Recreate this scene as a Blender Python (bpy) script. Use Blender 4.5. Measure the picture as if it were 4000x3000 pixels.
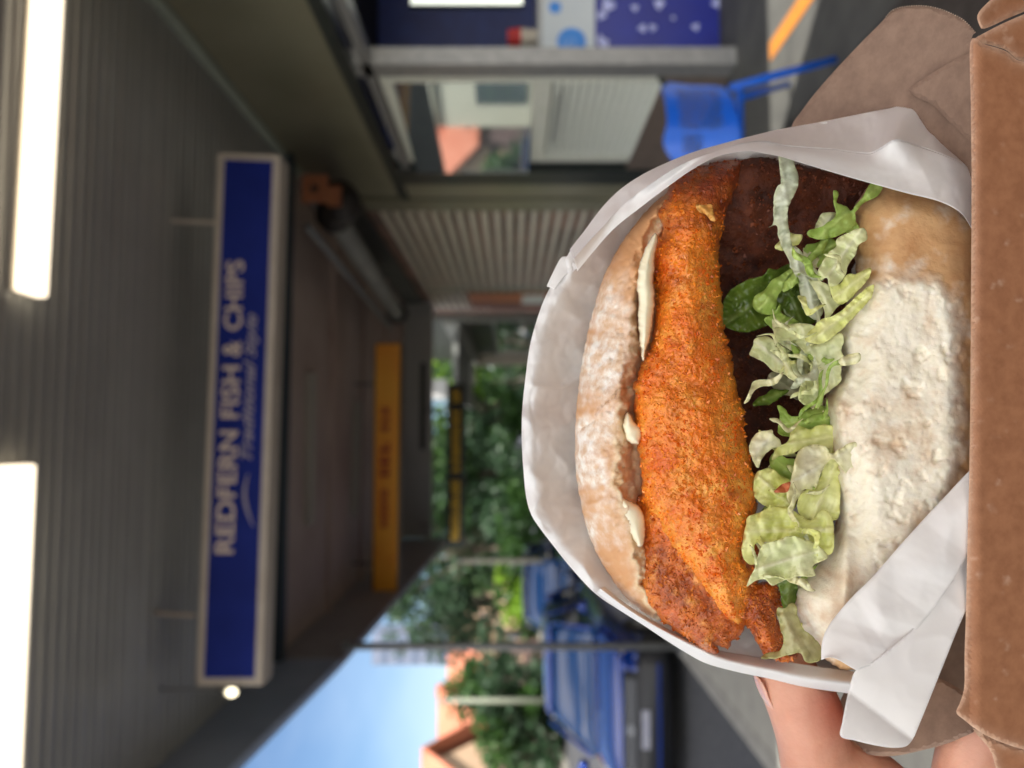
import bpy, bmesh, math, random
import numpy as np
from mathutils import Vector, Matrix, geometry
R = math.radians
random.seed(7); RNG = np.random.default_rng(7)
for o in list(bpy.data.objects): bpy.data.objects.remove(o)
SC = bpy.context.scene; COL = SC.collection

# ------------------------------------------------------------------ camera
CAMH = 1.65; YAW = R(3.81); FPX = 3000.0
FW = np.array([math.sin(YAW), math.cos(YAW), 0.0]); RT = np.array([math.cos(YAW), -math.sin(YAW), 0.0]); UP = np.array([0, 0, 1.0])
CP = np.array([0, 0, CAMH])
cd = bpy.data.cameras.new('camera'); cam = bpy.data.objects.new('camera', cd); COL.objects.link(cam)
cam.matrix_world = Matrix(((0, RT[0], -FW[0], 0), (0, RT[1], -FW[1], 0), (-1, RT[2], -FW[2], CAMH), (0, 0, 0, 1)))
cd.lens = 27; cd.sensor_width = 36; cd.clip_start = 0.01; cd.clip_end = 3000
cd.dof.use_dof = True; cd.dof.focus_distance = 0.212; cd.dof.aperture_fstop = 10.5
SC.camera = cam
# ------------------------------------------------------------------ sky, sun, exposure
SUN_EL, SUN_AZ = 50, 142           # azimuth clockwise from +Y
w = bpy.data.worlds.new('World'); SC.world = w; w.use_nodes = True
nt = w.node_tree; nt.nodes.clear()
sky = nt.nodes.new('ShaderNodeTexSky'); sky.sky_type = 'NISHITA'; sky.sun_disc = False
sky.sun_elevation = R(SUN_EL); sky.sun_rotation = R(SUN_AZ); sky.altitude = 50; sky.air_density = 1.0; sky.dust_density = 0.6; sky.ozone_density = 5.0
tc = nt.nodes.new('ShaderNodeTexCoord'); mp = nt.nodes.new('ShaderNodeMapping'); mp.inputs['Scale'].default_value = (1.3, 1.3, 3.2)
cn = nt.nodes.new('ShaderNodeTexNoise'); cn.inputs['Scale'].default_value = 2.1; cn.inputs['Detail'].default_value = 6
cr = nt.nodes.new('ShaderNodeValToRGB'); cr.color_ramp.elements[0].position = .47; cr.color_ramp.elements[1].position = .68
cr.color_ramp.elements[1].color = (.75, .75, .75, 1)
mx = nt.nodes.new('ShaderNodeMixRGB'); mx.inputs['Color2'].default_value = (72, 65.5, 54, 1)
bg = nt.nodes.new('ShaderNodeBackground'); bg.inputs['Strength'].default_value = 0.055
wo = nt.nodes.new('ShaderNodeOutputWorld')
L = nt.links.new
L(tc.outputs['Generated'], mp.inputs['Vector']); L(mp.outputs['Vector'], cn.inputs['Vector']); L(cn.outputs['Fac'], cr.inputs['Fac'])
sx = nt.nodes.new('ShaderNodeSeparateXYZ'); mr = nt.nodes.new('ShaderNodeMapRange'); mr.inputs['From Min'].default_value = .75; mr.inputs['From Max'].default_value = -.1; mr.inputs['To Min'].default_value = .018; mr.inputs['To Max'].default_value = 1  # bright clouds kept behind the camera, out of view, added to fill the foreground
L(tc.outputs['Generated'], sx.inputs['Vector']); L(sx.outputs['Y'], mr.inputs['Value']); mu = nt.nodes.new('ShaderNodeMath'); mu.operation = 'MULTIPLY'; L(cr.outputs['Color'], mu.inputs[0]); L(mr.outputs['Result'], mu.inputs[1]); L(mu.outputs['Value'], mx.inputs['Fac']); L(sky.outputs['Color'], mx.inputs['Color1']); L(mx.outputs['Color'], bg.inputs['Color']); L(bg.outputs['Background'], wo.inputs['Surface'])
sd = bpy.data.lights.new('sun', 'SUN'); sd.energy = 3.0; sd.angle = R(0.53); sd.color = (1, .95, .86)
sun = bpy.data.objects.new('sun', sd); COL.objects.link(sun); sun.location = (3, -3, 12)
sdir = Vector((math.sin(R(SUN_AZ)) * math.cos(R(SUN_EL)), math.cos(R(SUN_AZ)) * math.cos(R(SUN_EL)), math.sin(R(SUN_EL))))
sun.rotation_euler = sdir.to_track_quat('Z', 'Y').to_euler()
SC.view_settings.view_transform = 'Standard'; SC.view_settings.look = 'None'; SC.view_settings.gamma = 1
SC.view_settings.exposure = 1.42
SC.render.engine = 'CYCLES'; SC.cycles.use_denoising = True; SC.cycles.max_bounces = 8; SC.cycles.caustics_reflective = False; SC.cycles.caustics_refractive = False
SC.cycles.sample_clamp_indirect = 6

# ------------------------------------------------------------------ helpers: pixels of a 4000 x 3000 view to points
def ray(px, py): return FW + RT * (1500 - py) / FPX + UP * (2000 - px) / FPX
def P(px, py, d): return CP + ray(px, py) * d
def G(px, py, X=None, Y=None, Z=None, d=None):
    r = ray(px, py)
    if d is not None: return CP + r * d
    t = (X - CP[0]) / r[0] if X is not None else (Y - CP[1]) / r[1] if Y is not None else (Z - CP[2]) / r[2]
    return CP + r * t
def PA(pts, d):
    pts = np.asarray(pts, float); d = np.asarray(d, float)
    r = FW[None] + RT[None] * ((1500 - pts[:, 1]) / FPX)[:, None] + UP[None] * ((2000 - pts[:, 0]) / FPX)[:, None]
    return CP[None] + r * (d[:, None] if d.ndim else d)
def yf(py, X=2.75): return float(G(2000, py, X=X)[1])

# ------------------------------------------------------------------ noise (numpy gradient noise)
_perm = RNG.permutation(256); _perm = np.concatenate([_perm, _perm, _perm]); _grad = RNG.normal(size=(256, 3)); _grad /= np.linalg.norm(_grad, axis=1)[:, None]
def noise(p):
    p = np.asarray(p, float); i = np.floor(p).astype(int); f = p - i; u = f * f * f * (f * (f * 6 - 15) + 10); i &= 255
    out = 0
    for dx in (0, 1):
        for dy in (0, 1):
            for dz in (0, 1):
                h = _perm[(_perm[(_perm[i[:, 0] + dx] + i[:, 1] + dy) & 255] + i[:, 2] + dz) & 255]
                g = _grad[h]; v = (g * (f - np.array([dx, dy, dz]))).sum(1)
                wgt = (u[:, 0] if dx else 1 - u[:, 0]) * (u[:, 1] if dy else 1 - u[:, 1]) * (u[:, 2] if dz else 1 - u[:, 2])
                out = out + v * wgt
    return out
def fbm(p, oct=4, gain=.5):
    a, s = 0, 1
    for k in range(oct): a = a + s * noise(np.asarray(p) * 2 ** k + 17.3 * k); s *= gain
    return a

# ------------------------------------------------------------------ materials
MATS = {}
def mat(name, c1, c2=None, scale=5, detail=4, lo=.35, hi=.65, rough=.6, metal=0, bump=0, bscale=None, sss=0, sssr=(1, .5, .25), ssss=.003, emit=0, ecol=None,
        transl=0, spec=.5, coat=0, attr=None, c3=None, alpha=1, trans=0, wave=None, bdist=.001):
    if name in MATS: return MATS[name]
    m = bpy.data.materials.new(name); m.use_nodes = True; n = m.node_tree; b = n.nodes['Principled BSDF']; out = n.nodes['Material Output']
    b.inputs['Roughness'].default_value = rough; b.inputs['Metallic'].default_value = metal; b.inputs['Specular IOR Level'].default_value = spec
    b.inputs['Coat Weight'].default_value = coat; b.inputs['Base Color'].default_value = (*c1, 1); b.inputs['Transmission Weight'].default_value = trans
    tc = n.nodes.new('ShaderNodeTexCoord'); col = None
    if c2:
        ns = n.nodes.new('ShaderNodeTexNoise'); ns.inputs['Scale'].default_value = scale; ns.inputs['Detail'].default_value = detail; ns.inputs['Roughness'].default_value = .62
        n.links.new(tc.outputs['Object'], ns.inputs['Vector'])
        rp = n.nodes.new('ShaderNodeValToRGB'); rp.color_ramp.elements[0].position = lo; rp.color_ramp.elements[1].position = hi
        rp.color_ramp.elements[0].color = (*c1, 1); rp.color_ramp.elements[1].color = (*c2, 1)
        n.links.new(ns.outputs['Fac'], rp.inputs['Fac']); col = rp.outputs['Color']
    if attr:       # attr: list of (attribute, colour a, colour b, noise scale)
        for (an, ca, cb, sc_) in attr:
            at = n.nodes.new('ShaderNodeAttribute'); at.attribute_name = an
            n2 = n.nodes.new('ShaderNodeTexNoise'); n2.inputs['Scale'].default_value = sc_; n2.inputs['Detail'].default_value = 6; n2.inputs['Roughness'].default_value = .65
            n.links.new(tc.outputs['Object'], n2.inputs['Vector'])
            r2 = n.nodes.new('ShaderNodeValToRGB'); r2.color_ramp.elements[0].position = .38; r2.color_ramp.elements[1].position = .62
            r2.color_ramp.elements[0].color = (*ca, 1); r2.color_ramp.elements[1].color = (*cb, 1); n.links.new(n2.outputs['Fac'], r2.inputs['Fac'])
            mm = n.nodes.new('ShaderNodeMixRGB'); n.links.new(at.outputs['Fac'], mm.inputs['Fac'])
            if col: n.links.new(col, mm.inputs['Color1'])
            else: mm.inputs['Color1'].default_value = (*c1, 1)
            n.links.new(r2.outputs['Color'], mm.inputs['Color2']); col = mm.outputs['Color']
    if col: n.links.new(col, b.inputs['Base Color'])
    if bump:
        nb = n.nodes.new('ShaderNodeTexNoise'); nb.inputs['Scale'].default_value = bscale or scale * 3; nb.inputs['Detail'].default_value = 5
        n.links.new(tc.outputs['Object'], nb.inputs['Vector']); bp = n.nodes.new('ShaderNodeBump'); bp.inputs['Strength'].default_value = bump; bp.inputs['Distance'].default_value = bdist
        n.links.new(nb.outputs['Fac'], bp.inputs['Height']); n.links.new(bp.outputs['Normal'], b.inputs['Normal'])
    if sss:
        b.inputs['Subsurface Weight'].default_value = sss; b.inputs['Subsurface Radius'].default_value = sssr; b.inputs['Subsurface Scale'].default_value = ssss
    if emit:
        b.inputs['Emission Color'].default_value = (*(ecol or c1), 1); b.inputs['Emission Strength'].default_value = emit
    if transl:
        t = n.nodes.new('ShaderNodeBsdfTranslucent'); ms = n.nodes.new('ShaderNodeMixShader'); ms.inputs['Fac'].default_value = transl
        if col: n.links.new(col, t.inputs['Color'])
        else: t.inputs['Color'].default_value = (*c1, 1)
        n.links.new(b.outputs['BSDF'], ms.inputs[1]); n.links.new(t.outputs['BSDF'], ms.inputs[2]); n.links.new(ms.outputs['Shader'], out.inputs['Surface'])
    MATS[name] = m; return m

# ------------------------------------------------------------------ objects
WLOC = {}
def props(o, label, cat, group=None, kind=None):
    if label: o['label'] = label
    if cat: o['category'] = cat
    if group: o['group'] = group
    if kind: o['kind'] = kind
def thing(name, label, cat, loc, group=None):
    o = bpy.data.objects.new(name, None); COL.objects.link(o); o.location = Vector(loc); o.empty_display_size = .1
    props(o, label, cat, group); WLOC[o.name] = np.array(loc, float); return o
def part(name, V, F, m, parent=None, smooth=False, label=None, cat=None, group=None, kind=None, attrs=None):
    V = np.asarray(V, float).reshape(-1, 3)
    if parent is None:
        loc = np.array([V[:, 0].mean(), V[:, 1].mean(), V[:, 2].min()])
    else: loc = WLOC[parent.name]
    me = bpy.data.meshes.new(name); me.from_pydata((V - loc).tolist(), [], [tuple(int(i) for i in f) for f in F]); me.update()
    if smooth: me.polygons.foreach_set('use_smooth', [True] * len(me.polygons))
    if attrs:
        for k, a in attrs.items():
            at = me.attributes.new(k, 'FLOAT', 'POINT'); at.data.foreach_set('value', np.asarray(a, np.float32))
    o = bpy.data.objects.new(name, me); COL.objects.link(o); me.materials.append(m)
    if parent is None: o.location = Vector(loc)
    else: o.parent = parent
    WLOC[o.name] = loc; props(o, label, cat, group, kind); return o
class MB:
    def __init__(s): s.V = []; s.F = []
    def add(s, V, F):
        n = len(s.V); s.V += [tuple(v) for v in V]; s.F += [tuple(i + n for i in f) for f in F]; return s
    def box(s, x0, x1, y0, y1, z0, z1):
        return s.add([(x0, y0, z0), (x1, y0, z0), (x1, y1, z0), (x0, y1, z0), (x0, y0, z1), (x1, y0, z1), (x1, y1, z1), (x0, y1, z1)],
                     [(0, 3, 2, 1), (4, 5, 6, 7), (0, 1, 5, 4), (1, 2, 6, 5), (2, 3, 7, 6), (3, 0, 4, 7)])
    def hexa(s, a, b):       # two quads a (near) and b (far), same order
        return s.add(list(a) + list(b), [(0, 1, 2, 3), (7, 6, 5, 4), (0, 4, 5, 1), (1, 5, 6, 2), (2, 6, 7, 3), (3, 7, 4, 0)])
    def tube(s, pts, rads, n=12, cap=True):
        pts = [np.asarray(p, float) for p in pts]; rads = [rads] * len(pts) if np.isscalar(rads) else rads; V = []; F = []
        ref = np.array([0.31, .22, .92])
        for i, p in enumerate(pts):
            t = pts[min(i + 1, len(pts) - 1)] - pts[max(i - 1, 0)]; t = t / np.linalg.norm(t)
            a = np.cross(t, ref); a /= np.linalg.norm(a); b = np.cross(t, a)
            for k in range(n):
                q = 2 * math.pi * k / n; V.append(p + rads[i] * (a * math.cos(q) + b * math.sin(q)))
        for i in range(len(pts) - 1):
            for k in range(n): F.append((i * n + k, i * n + (k + 1) % n, (i + 1) * n + (k + 1) % n, (i + 1) * n + k))
        if cap: F.append(tuple(range(n))[::-1]); F.append(tuple(range((len(pts) - 1) * n, len(pts) * n)))
        return s.add(V, F)
    def build(s, name, m, parent=None, bevel=0, **k):
        o = part(name, s.V, s.F, m, parent, **k)
        if bevel:
            md = o.modifiers.new('bevel', 'BEVEL'); md.width = bevel; md.segments = 2; md.limit_method = 'ANGLE'
        return o
def sweep(sections, n=32, ex=4):     # sections: (centre xyz, half-width x, z0, z1) superellipse rings along y
    V = []; F = []
    for (x, y, hw, z0, z1) in sections:
        for k in range(n):
            q = 2 * math.pi * k / n; c, s_ = math.cos(q), math.sin(q)
            V.append((x + hw * np.sign(c) * abs(c) ** (2 / ex), y, (z0 + z1) / 2 + (z1 - z0) / 2 * np.sign(s_) * abs(s_) ** (2 / ex)))
    for i in range(len(sections) - 1):
        for k in range(n): F.append((i * n + k, (i + 1) * n + k, (i + 1) * n + (k + 1) % n, i * n + (k + 1) % n))
    F.append(tuple(range(n))); F.append(tuple(range((len(sections) - 1) * n, len(sections) * n))[::-1])
    return V, F
def catmull(pts, n, closed=False):
    pts = np.asarray(pts, float); m = len(pts)
    if closed: q = np.vstack([pts[-1], pts, pts[0], pts[1]]); segs = m
    else: q = np.vstack([2 * pts[0] - pts[1], pts, 2 * pts[-1] - pts[-2]]); segs = m - 1
    t = np.linspace(0, segs, n, endpoint=not closed); i = np.minimum(t.astype(int), segs - 1); f = (t - i)[:, None]
    p0, p1, p2, p3 = q[i], q[i + 1], q[i + 2], q[i + 3]
    return .5 * (2 * p1 + (p2 - p0) * f + (2 * p0 - 5 * p1 + 4 * p2 - p3) * f ** 2 + (3 * p1 - p0 - 3 * p2 + p3) * f ** 3)
def resample(pts, step, closed=True):
    d = catmull(pts, len(pts) * 16, closed)
    if closed: d = np.vstack([d, d[0]])
    s = np.concatenate([[0], np.cumsum(np.linalg.norm(np.diff(d, axis=0), axis=1))]); n = max(8, int(s[-1] / step))
    t = np.linspace(0, s[-1], n, endpoint=not closed); return np.stack([np.interp(t, s, d[:, k]) for k in range(d.shape[1])], 1)
def edge_dist(p, poly):
    a = poly; b = np.roll(poly, -1, 0); best = np.full(len(p), 1e9)
    for i in range(len(a)):
        ab = b[i] - a[i]; L2 = (ab ** 2).sum() + 1e-9; t = np.clip(((p - a[i]) @ ab) / L2, 0, 1); d = ((p - a[i] - t[:, None] * ab) ** 2).sum(1); best = np.minimum(best, d)
    return np.sqrt(best)
def fill(outline, step, jag=0, smooth=True):
    o = resample(outline, step) if smooth else np.vstack([np.linspace(outline[i], outline[(i + 1) % len(outline)], max(2, int(math.dist(outline[i], outline[(i + 1) % len(outline)]) / step)), endpoint=False) for i in range(len(outline))])
    if jag:
        nz = np.stack([fbm(np.c_[o / 28, np.full(len(o), 3.1)], 3), fbm(np.c_[o / 28, np.full(len(o), 9.7)], 3)], 1); o = o + nz * jag
    x0, y0 = o.min(0); x1, y1 = o.max(0); xs = np.arange(x0, x1, step); ys = np.arange(y0, y1, step * .87)
    g = np.array([(x + (step / 2 if j % 2 else 0), y) for j, y in enumerate(ys) for x in xs])
    g = g + RNG.uniform(-.18, .18, g.shape) * step
    c = np.zeros(len(g), bool); a = o; b = np.roll(o, -1, 0)
    for i in range(len(a)):
        cond = (a[i, 1] > g[:, 1]) != (b[i, 1] > g[:, 1])
        if cond.any():
            xx = (b[i, 0] - a[i, 0]) * (g[:, 1] - a[i, 1]) / (b[i, 1] - a[i, 1] + 1e-12) + a[i, 0]; c ^= cond & (g[:, 0] < xx)
    g = g[c]; dd = edge_dist(g, o); g = g[dd > step * .55]
    pts = np.vstack([o, g]); n = len(o)
    res = geometry.delaunay_2d_cdt([Vector(p) for p in pts], [], [list(range(n))], 1, 1e-4)
    v = np.array([tuple(p) for p in res[0]]); f = [tuple(t)[::-1] for t in res[2]]
    ed = edge_dist(v, o); orig = [len(x) and min(x) < n for x in res[3]]; ed[np.array([bool(q) for q in orig])] = 0
    return v, f, ed, o
def bnd_idx(f):
    cnt = {}
    for t in f:
        for i in range(3):
            e = (t[i], t[(i + 1) % 3]); k = (min(e), max(e)); cnt[k] = None if k in cnt else e
    return [e for e in cnt.values() if e]
def g_round(x): x = np.clip(x, 0, 1); return np.sqrt(1 - (1 - x) ** 2)
def pillow(name, outline, m, parent, d=.22, front=.01, back=.01, wid=120, step=9, jag=0, disp=None, dfun=None, smooth_out=True, attrs=None, lat=None, **k):
    """closed solid: outline in view pixels, depth bulging both ways from d by rounded profile"""
    v, f, ed, o = fill(outline, step, jag, smooth_out); n = len(v)
    dc = (dfun(v) if dfun else np.full(n, d)); prof = g_round(ed / wid)
    base = PA(v, dc); hn = disp(base, v, ed) if disp else 0
    df = dc - front * prof - hn * np.minimum(1, ed / 25 + .25); db = dc + back * prof
    inner = ed > 0
    idx = np.cumsum(inner) - 1 + n
    vf = PA(v, df); vb = PA(v[inner], db[inner])
    if lat is not None: vf = vf + lat(base, v, ed)
    F = list(f); mp = np.where(inner, idx, np.arange(n))
    a = np.asarray(f); F2 = np.stack([mp[a[:, 0]], mp[a[:, 2]], mp[a[:, 1]]], 1).tolist()
    A = {}
    if attrs:
        for kk, fn in attrs.items(): val = fn(v, ed, base); A[kk] = np.concatenate([val, val[inner]])
    F = F + [t for t in F2 if len(set(t)) == 3]
    return part(name, np.vstack([vf, vb]), F, m, parent, smooth=True, attrs=A, **k)
def leaf(name, outline, m, parent, d=.21, thick=.00035, step=11, ruf=.0016, rs=55, bend=0, seed=0, jag=3, tilt=(0, 0), **k):
    """thin sheet with both faces, ruffled in depth, veins fanning along its length"""
    v, f, ed, o = fill(outline, step, jag); n = len(v); c = v.mean(0); r = v - c
    cov = np.cov(r.T); ev_, evec = np.linalg.eigh(cov); ax1 = r @ evec[:, 1]; ax2 = r @ evec[:, 0]; Lm = ax1.max() - ax1.min()
    nz = fbm(np.c_[v / rs, np.full(n, seed * 3.7)], 3); t = (ax1 - ax1.min()) / (Lm + 1e-6)
    ph = ax2 / (9 + 9 * t) + .9 * fbm(np.c_[v / 60, np.full(n, seed)], 2); vein = np.exp(-(((ph + .5) % 1 - .5) / .13) ** 2) * .55; mid = np.exp(-(ax2 / 9) ** 2)
    rimw = np.exp(-ed / 20)
    dep = d + ruf * nz * 1.6 + bend * (ax2 / 40) ** 2 + (.0005 + .0012 * np.clip(nz + .3, 0, 1)) * rimw * np.sin(ax1 / (8 + 3.7 * (seed % 4)) + nz * 9 + seed) - .0004 * vein - .0007 * mid
    vf = PA(v, dep); vb = PA(v, dep + thick); a = np.asarray(f); F = list(f) + (np.stack([a[:, 0], a[:, 2], a[:, 1]], 1) + n).tolist()
    for (i, j) in bnd_idx(f): F.append((j, i, i + n, j + n))
    rib = np.clip(.55 * vein + .9 * mid + .5 * fbm(np.c_[v / 50, np.full(n, seed * 1.3)], 3), 0, 1)
    return part(name, np.vstack([vf, vb]), F, m, parent, smooth=True, attrs={'rib': np.concatenate([rib, rib]), 'rim': np.concatenate([rimw, rimw]) * .8}, **k)
def sheet(name, curves, depths, m, parent, nu=160, nv=40, thick=.00015, crease=.0008, cs=300, seed=0, closed=False, fine=True, nfold=14, foldk=.0011, **k):
    """paper: surface through a series of polylines (view pixels + depth)"""
    cs3 = []
    for c, d in zip(curves, depths):
        c = np.asarray(c, float); d = np.full(len(c), d) if np.isscalar(d) else np.asarray(d, float)
        q = np.c_[c, d * 1e4]; cs3.append(resample(q, 1e9, closed) if False else _rs(q, nu))
    cs3 = np.stack(cs3, 0); rows = np.stack([catmull(cs3[:, j], nv) for j in range(nu)], 1) if len(cs3) > 2 else np.stack([cs3[0] * (1 - t) + cs3[1] * t for t in np.linspace(0, 1, nv)], 0)
    v = rows.reshape(-1, 3); base = PA(v[:, :2], v[:, 2] / 1e4)
    nz = np.abs(fbm(np.c_[v[:, 0] / cs, v[:, 1] / cs, np.full(len(v), seed * 2.3)], 2)) * 1.0 + ((.1 if fine else .1) * (1 - 2 * np.abs(noise(np.c_[(v[:, 0] + .5 * v[:, 1]) / 75, (v[:, 1] - .4 * v[:, 0]) / 120, np.full(len(v), seed)]))) ** 3 + .05 * fbm(np.c_[v[:, 0] / 25, v[:, 1] / 25, np.full(len(v), seed)], 2))
    dep = v[:, 2] / 1e4 + crease * (nz * 2 - .4); rl = random.Random(seed * 13 + 5); x0_, x1_, y0_, y1_ = v[:, 0].min(), v[:, 0].max(), v[:, 1].min(), v[:, 1].max()
    for q_ in range(nfold):       # sharp straight creases: the sheet bends along random lines
        cx_, cy_, an_ = rl.uniform(x0_, x1_), rl.uniform(y0_, y1_), rl.uniform(0, 3.14); s_ = (v[:, 0] - cx_) * math.cos(an_) + (v[:, 1] - cy_) * math.sin(an_); al_ = -(v[:, 0] - cx_) * math.sin(an_) + (v[:, 1] - cy_) * math.cos(an_)
        dep = dep + rl.choice([-1, 1]) * foldk * rl.uniform(.4, 1) * np.maximum(0, 1 - np.abs(s_) / rl.uniform(50, 150)) * np.exp(-(al_ / rl.uniform(160, 420)) ** 2)
    vf = PA(v[:, :2], dep); vb = PA(v[:, :2], dep + thick); n = len(v); F = []
    def id_(i, j): return i * nu + j
    for i in range(nv - 1):
        for j in range(nu - 1):
            q = (id_(i, j), id_(i, j + 1), id_(i + 1, j + 1), id_(i + 1, j)); F.append(q); F.append(tuple(x + n for x in q[::-1]))
    for j in range(nu - 1):
        F.append((id_(0, j + 1), id_(0, j), id_(0, j) + n, id_(0, j + 1) + n)); a = nv - 1; F.append((id_(a, j), id_(a, j + 1), id_(a, j + 1) + n, id_(a, j) + n))
    for i in range(nv - 1):
        F.append((id_(i, 0), id_(i + 1, 0), id_(i + 1, 0) + n, id_(i, 0) + n)); b = nu - 1; F.append((id_(i + 1, b), id_(i, b), id_(i, b) + n, id_(i + 1, b) + n))
    return part(name, np.vstack([vf, vb]), F, m, parent, smooth=True, **k)
def _rs(q, n):
    d = catmull(q, len(q) * 20); s = np.concatenate([[0], np.cumsum(np.linalg.norm(np.diff(d[:, :2], axis=0), axis=1))])
    return np.stack([np.interp(np.linspace(0, s[-1], n), s, d[:, k]) for k in range(3)], 1)
def text_mesh(name, txt, m, parent, origin, xdir, ydir, height, width=None, bold=0.0, shear=0, extrude=.004, mx=1):
    cu = bpy.data.curves.new('t', 'FONT'); cu.body = txt; cu.size = 1; cu.offset = bold; cu.shear = shear; cu.extrude = 0
    to = bpy.data.objects.new('t', cu); COL.objects.link(to); bpy.context.view_layer.update(); me = to.to_mesh()
    V = np.array([v.co[:] for v in me.vertices]); F = [tuple(p.vertices) for p in me.polygons]; to.to_mesh_clear(); bpy.data.objects.remove(to)
    V[:, 0] -= V[:, 0].min(); y0 = V[:, 1].min(); V[:, 1] -= y0; sy = height / V[:, 1].max(); sx = (width / V[:, 0].max()) if width else sy
    xd = np.asarray(xdir, float); yd = np.asarray(ydir, float); nrm = np.cross(xd, yd); W = np.asarray(origin) + V[:, :1] * sx * xd + V[:, 1:2] * sy * yd + nrm * extrude
    return part(name, W, F, m, parent)

# crop-coordinate converters (so outlines follow what the photo shows)
def cv(ox, oy, s): return lambda pts: [(ox + x / s, oy + y / s) for x, y in pts]
A_ = cv(2780, 600, 2.37); B_ = cv(2780, 1250, 2.37); C_ = cv(2500, 2000, 2.37); c1 = cv(2000, 400, 1.164); c2_ = cv(2000, 1500, 1.1058); c3 = cv(2800, 0, 1.843); c4 = cv(2800, 2300, 1.843)

# ================================================================== SETTING
M_asph = mat('asphalt', (.045, .047, .055), (.075, .078, .09), scale=14, rough=.85, bump=.4, bscale=90, bdist=.004)
M_path = mat('path bitumen', (.035, .028, .024), (.065, .055, .048), scale=9, rough=.8, bump=.3, bscale=120, bdist=.003)
M_conc = mat('concrete', (.3, .29, .26), (.38, .37, .33), scale=6, rough=.85, bump=.2, bscale=60, bdist=.003)
M_kerb = mat('kerb stone', (.25, .24, .22), (.34, .33, .3), scale=8, rough=.8)
M_pconc = mat('pale paving', (.08, .08, .075), (.12, .12, .11), scale=4, rough=.7)
KX = -2.02
g = MB(); g.add([(-400, -60, -.17), (400, -60, -.17), (400, 900, -.17), (-400, 900, -.17)], [(0, 1, 2, 3)]); g.build('ground', M_asph, kind='structure')
MB().box(-10.5, KX - .15, -30, 200, -.165, -.15).build('road', M_asph, kind='structure')
MB().box(KX - .15, KX, -30, 60, -.168, 0).build('kerb', M_kerb, kind='structure', bevel=.02)
MB().box(KX, -1.0, -30, 60, -.165, .0).build('kerb_side_path', M_conc, kind='structure')
MB().box(-1.0, 1.85, -30, 60, -.165, -.004).build('footpath', M_path, kind='structure')
MB().box(1.85, 7, -30, 60, -.165, .0).build('shop_front_path', M_pconc, kind='structure')
MB().box(-14, -10.5, -30, 200, -.165, 0).build('far_footpath', M_conc, kind='structure')
M_or = mat('orange line paint', (.62, .24, .03), (.5, .18, .03), scale=20, rough=.7)
MB().box(2.38, 2.5, 2.5, 4.75, -.001, .006).build('painted_line', M_or, kind='structure')

# ------------------------------------------------------------------ the fish and chip shop
M_olive = mat('olive gloss paint', (.2, .19, .13), (.24, .225, .16), scale=1.5, rough=.28, bump=.15, bscale=7, bdist=.01)
M_brick = mat('parapet brick', (.28, .12, .08), (.36, .2, .14), scale=12, rough=.85)
M_dk = mat('dark frame metal', (.022, .028, .026), (.03, .036, .033), scale=8, rough=.35)
M_alu = mat('grey aluminium', (.2, .2, .205), (.26, .26, .26), scale=20, rough=.4, metal=.3)
M_white = mat('white frame paint', (.62, .64, .56), (.7, .7, .63), scale=12, rough=.45)
M_glass = mat('window glass', (.35, .42, .46), rough=.03, spec=1.0, metal=.75, coat=1)
M_brown = mat('brown sill tile', (.11, .085, .07), (.15, .11, .09), scale=10, rough=.6)
M_corn = mat('pale cornice paint', (.3, .34, .29), (.36, .4, .34), scale=9, rough=.6)
X0 = 2.75
shop = thing('shop_building', 'fish and chip shop with olive painted wall and dark framed shopfront beside the footpath', 'shop', (X0, 5.5, 0))
HZ = 2.93; SZ = 3.93
yA, yB, yC = yf(262), yf(690), yf(765)
MB().box(X0, 3.1, 1.0, yC, HZ, 4.0).build('wall', M_olive, shop)
MB().box(X0 + .01, 3.1, -8, yC, 4.0, 8.8).build('upper_wall', M_brick, shop)  # unseen; made this tall to keep direct sun off the foreground
MB().box(X0, 3.1, -8, 3.0, 0, 4.0).build('side_wall', M_brick, shop)
MB().box(X0 - .05, X0 + .05, 3.0, yC - .0, HZ - .1, HZ + .0).build('header_beam', M_dk, shop)
MB().box(X0 - .03, X0 + .08, 3.0, yA + 2.3, HZ - .24, HZ - .17).build('door_track', M_alu, shop)
MB().box(X0 - .06, X0 + .12, yf(700), yf(648), 0, HZ - .1).build('corner_frame', M_dk, shop)
MB().box(X0 - .02, X0 + .2, yf(765), yf(700) - .001, 0, HZ - .1).build('pilaster', M_olive, shop)
MB().box(X0 - .03, X0 + .1, yf(285), yf(235), 0, HZ - .1).build('mullion', M_alu, shop)
MB().box(X0 - .04, X0 + .06, 3.0, yC, SZ - .09, SZ - .003).build('cornice', M_corn, shop)
# display window
y0, y1 = yf(292), yf(610)
win = thing('x', None, None, (0, 0, 0)); bpy.data.objects.remove(win)
zt = HZ - .26; zm0 = float(G(2145, 430, X=X0)[2]); zm1 = float(G(2075, 430, X=X0)[2]); zb = .49
fr = MB().box(X0 - .02, X0 + .05, y0, y0 + .09, zb, zt).box(X0 - .02, X0 + .05, y1 - .02, y1 + .09, zb, zt).box(X0 - .02, X0 + .05, y0 + .09, y1 - .02, zt - .09, zt).box(X0 - .02, X0 + .05, y0 + .09, y1 - .02, zm0, zm1)
wo_ = fr.build('window', M_white, shop)
MB().hexa([(X0 + .03, y0 + .09, zm1), (X0 - .18, y1 - .02, zm1), (X0 - .18, y1 - .02, zt - .09), (X0 + .03, y0 + .09, zt - .09)], [(X0 + .04, y0 + .09, zm1), (X0 - .17, y1 - .02, zm1), (X0 - .17, y1 - .02, zt - .09), (X0 + .04, y0 + .09, zt - .09)]).build('pane', M_glass, wo_)
sl = MB(); ns = 12
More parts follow.
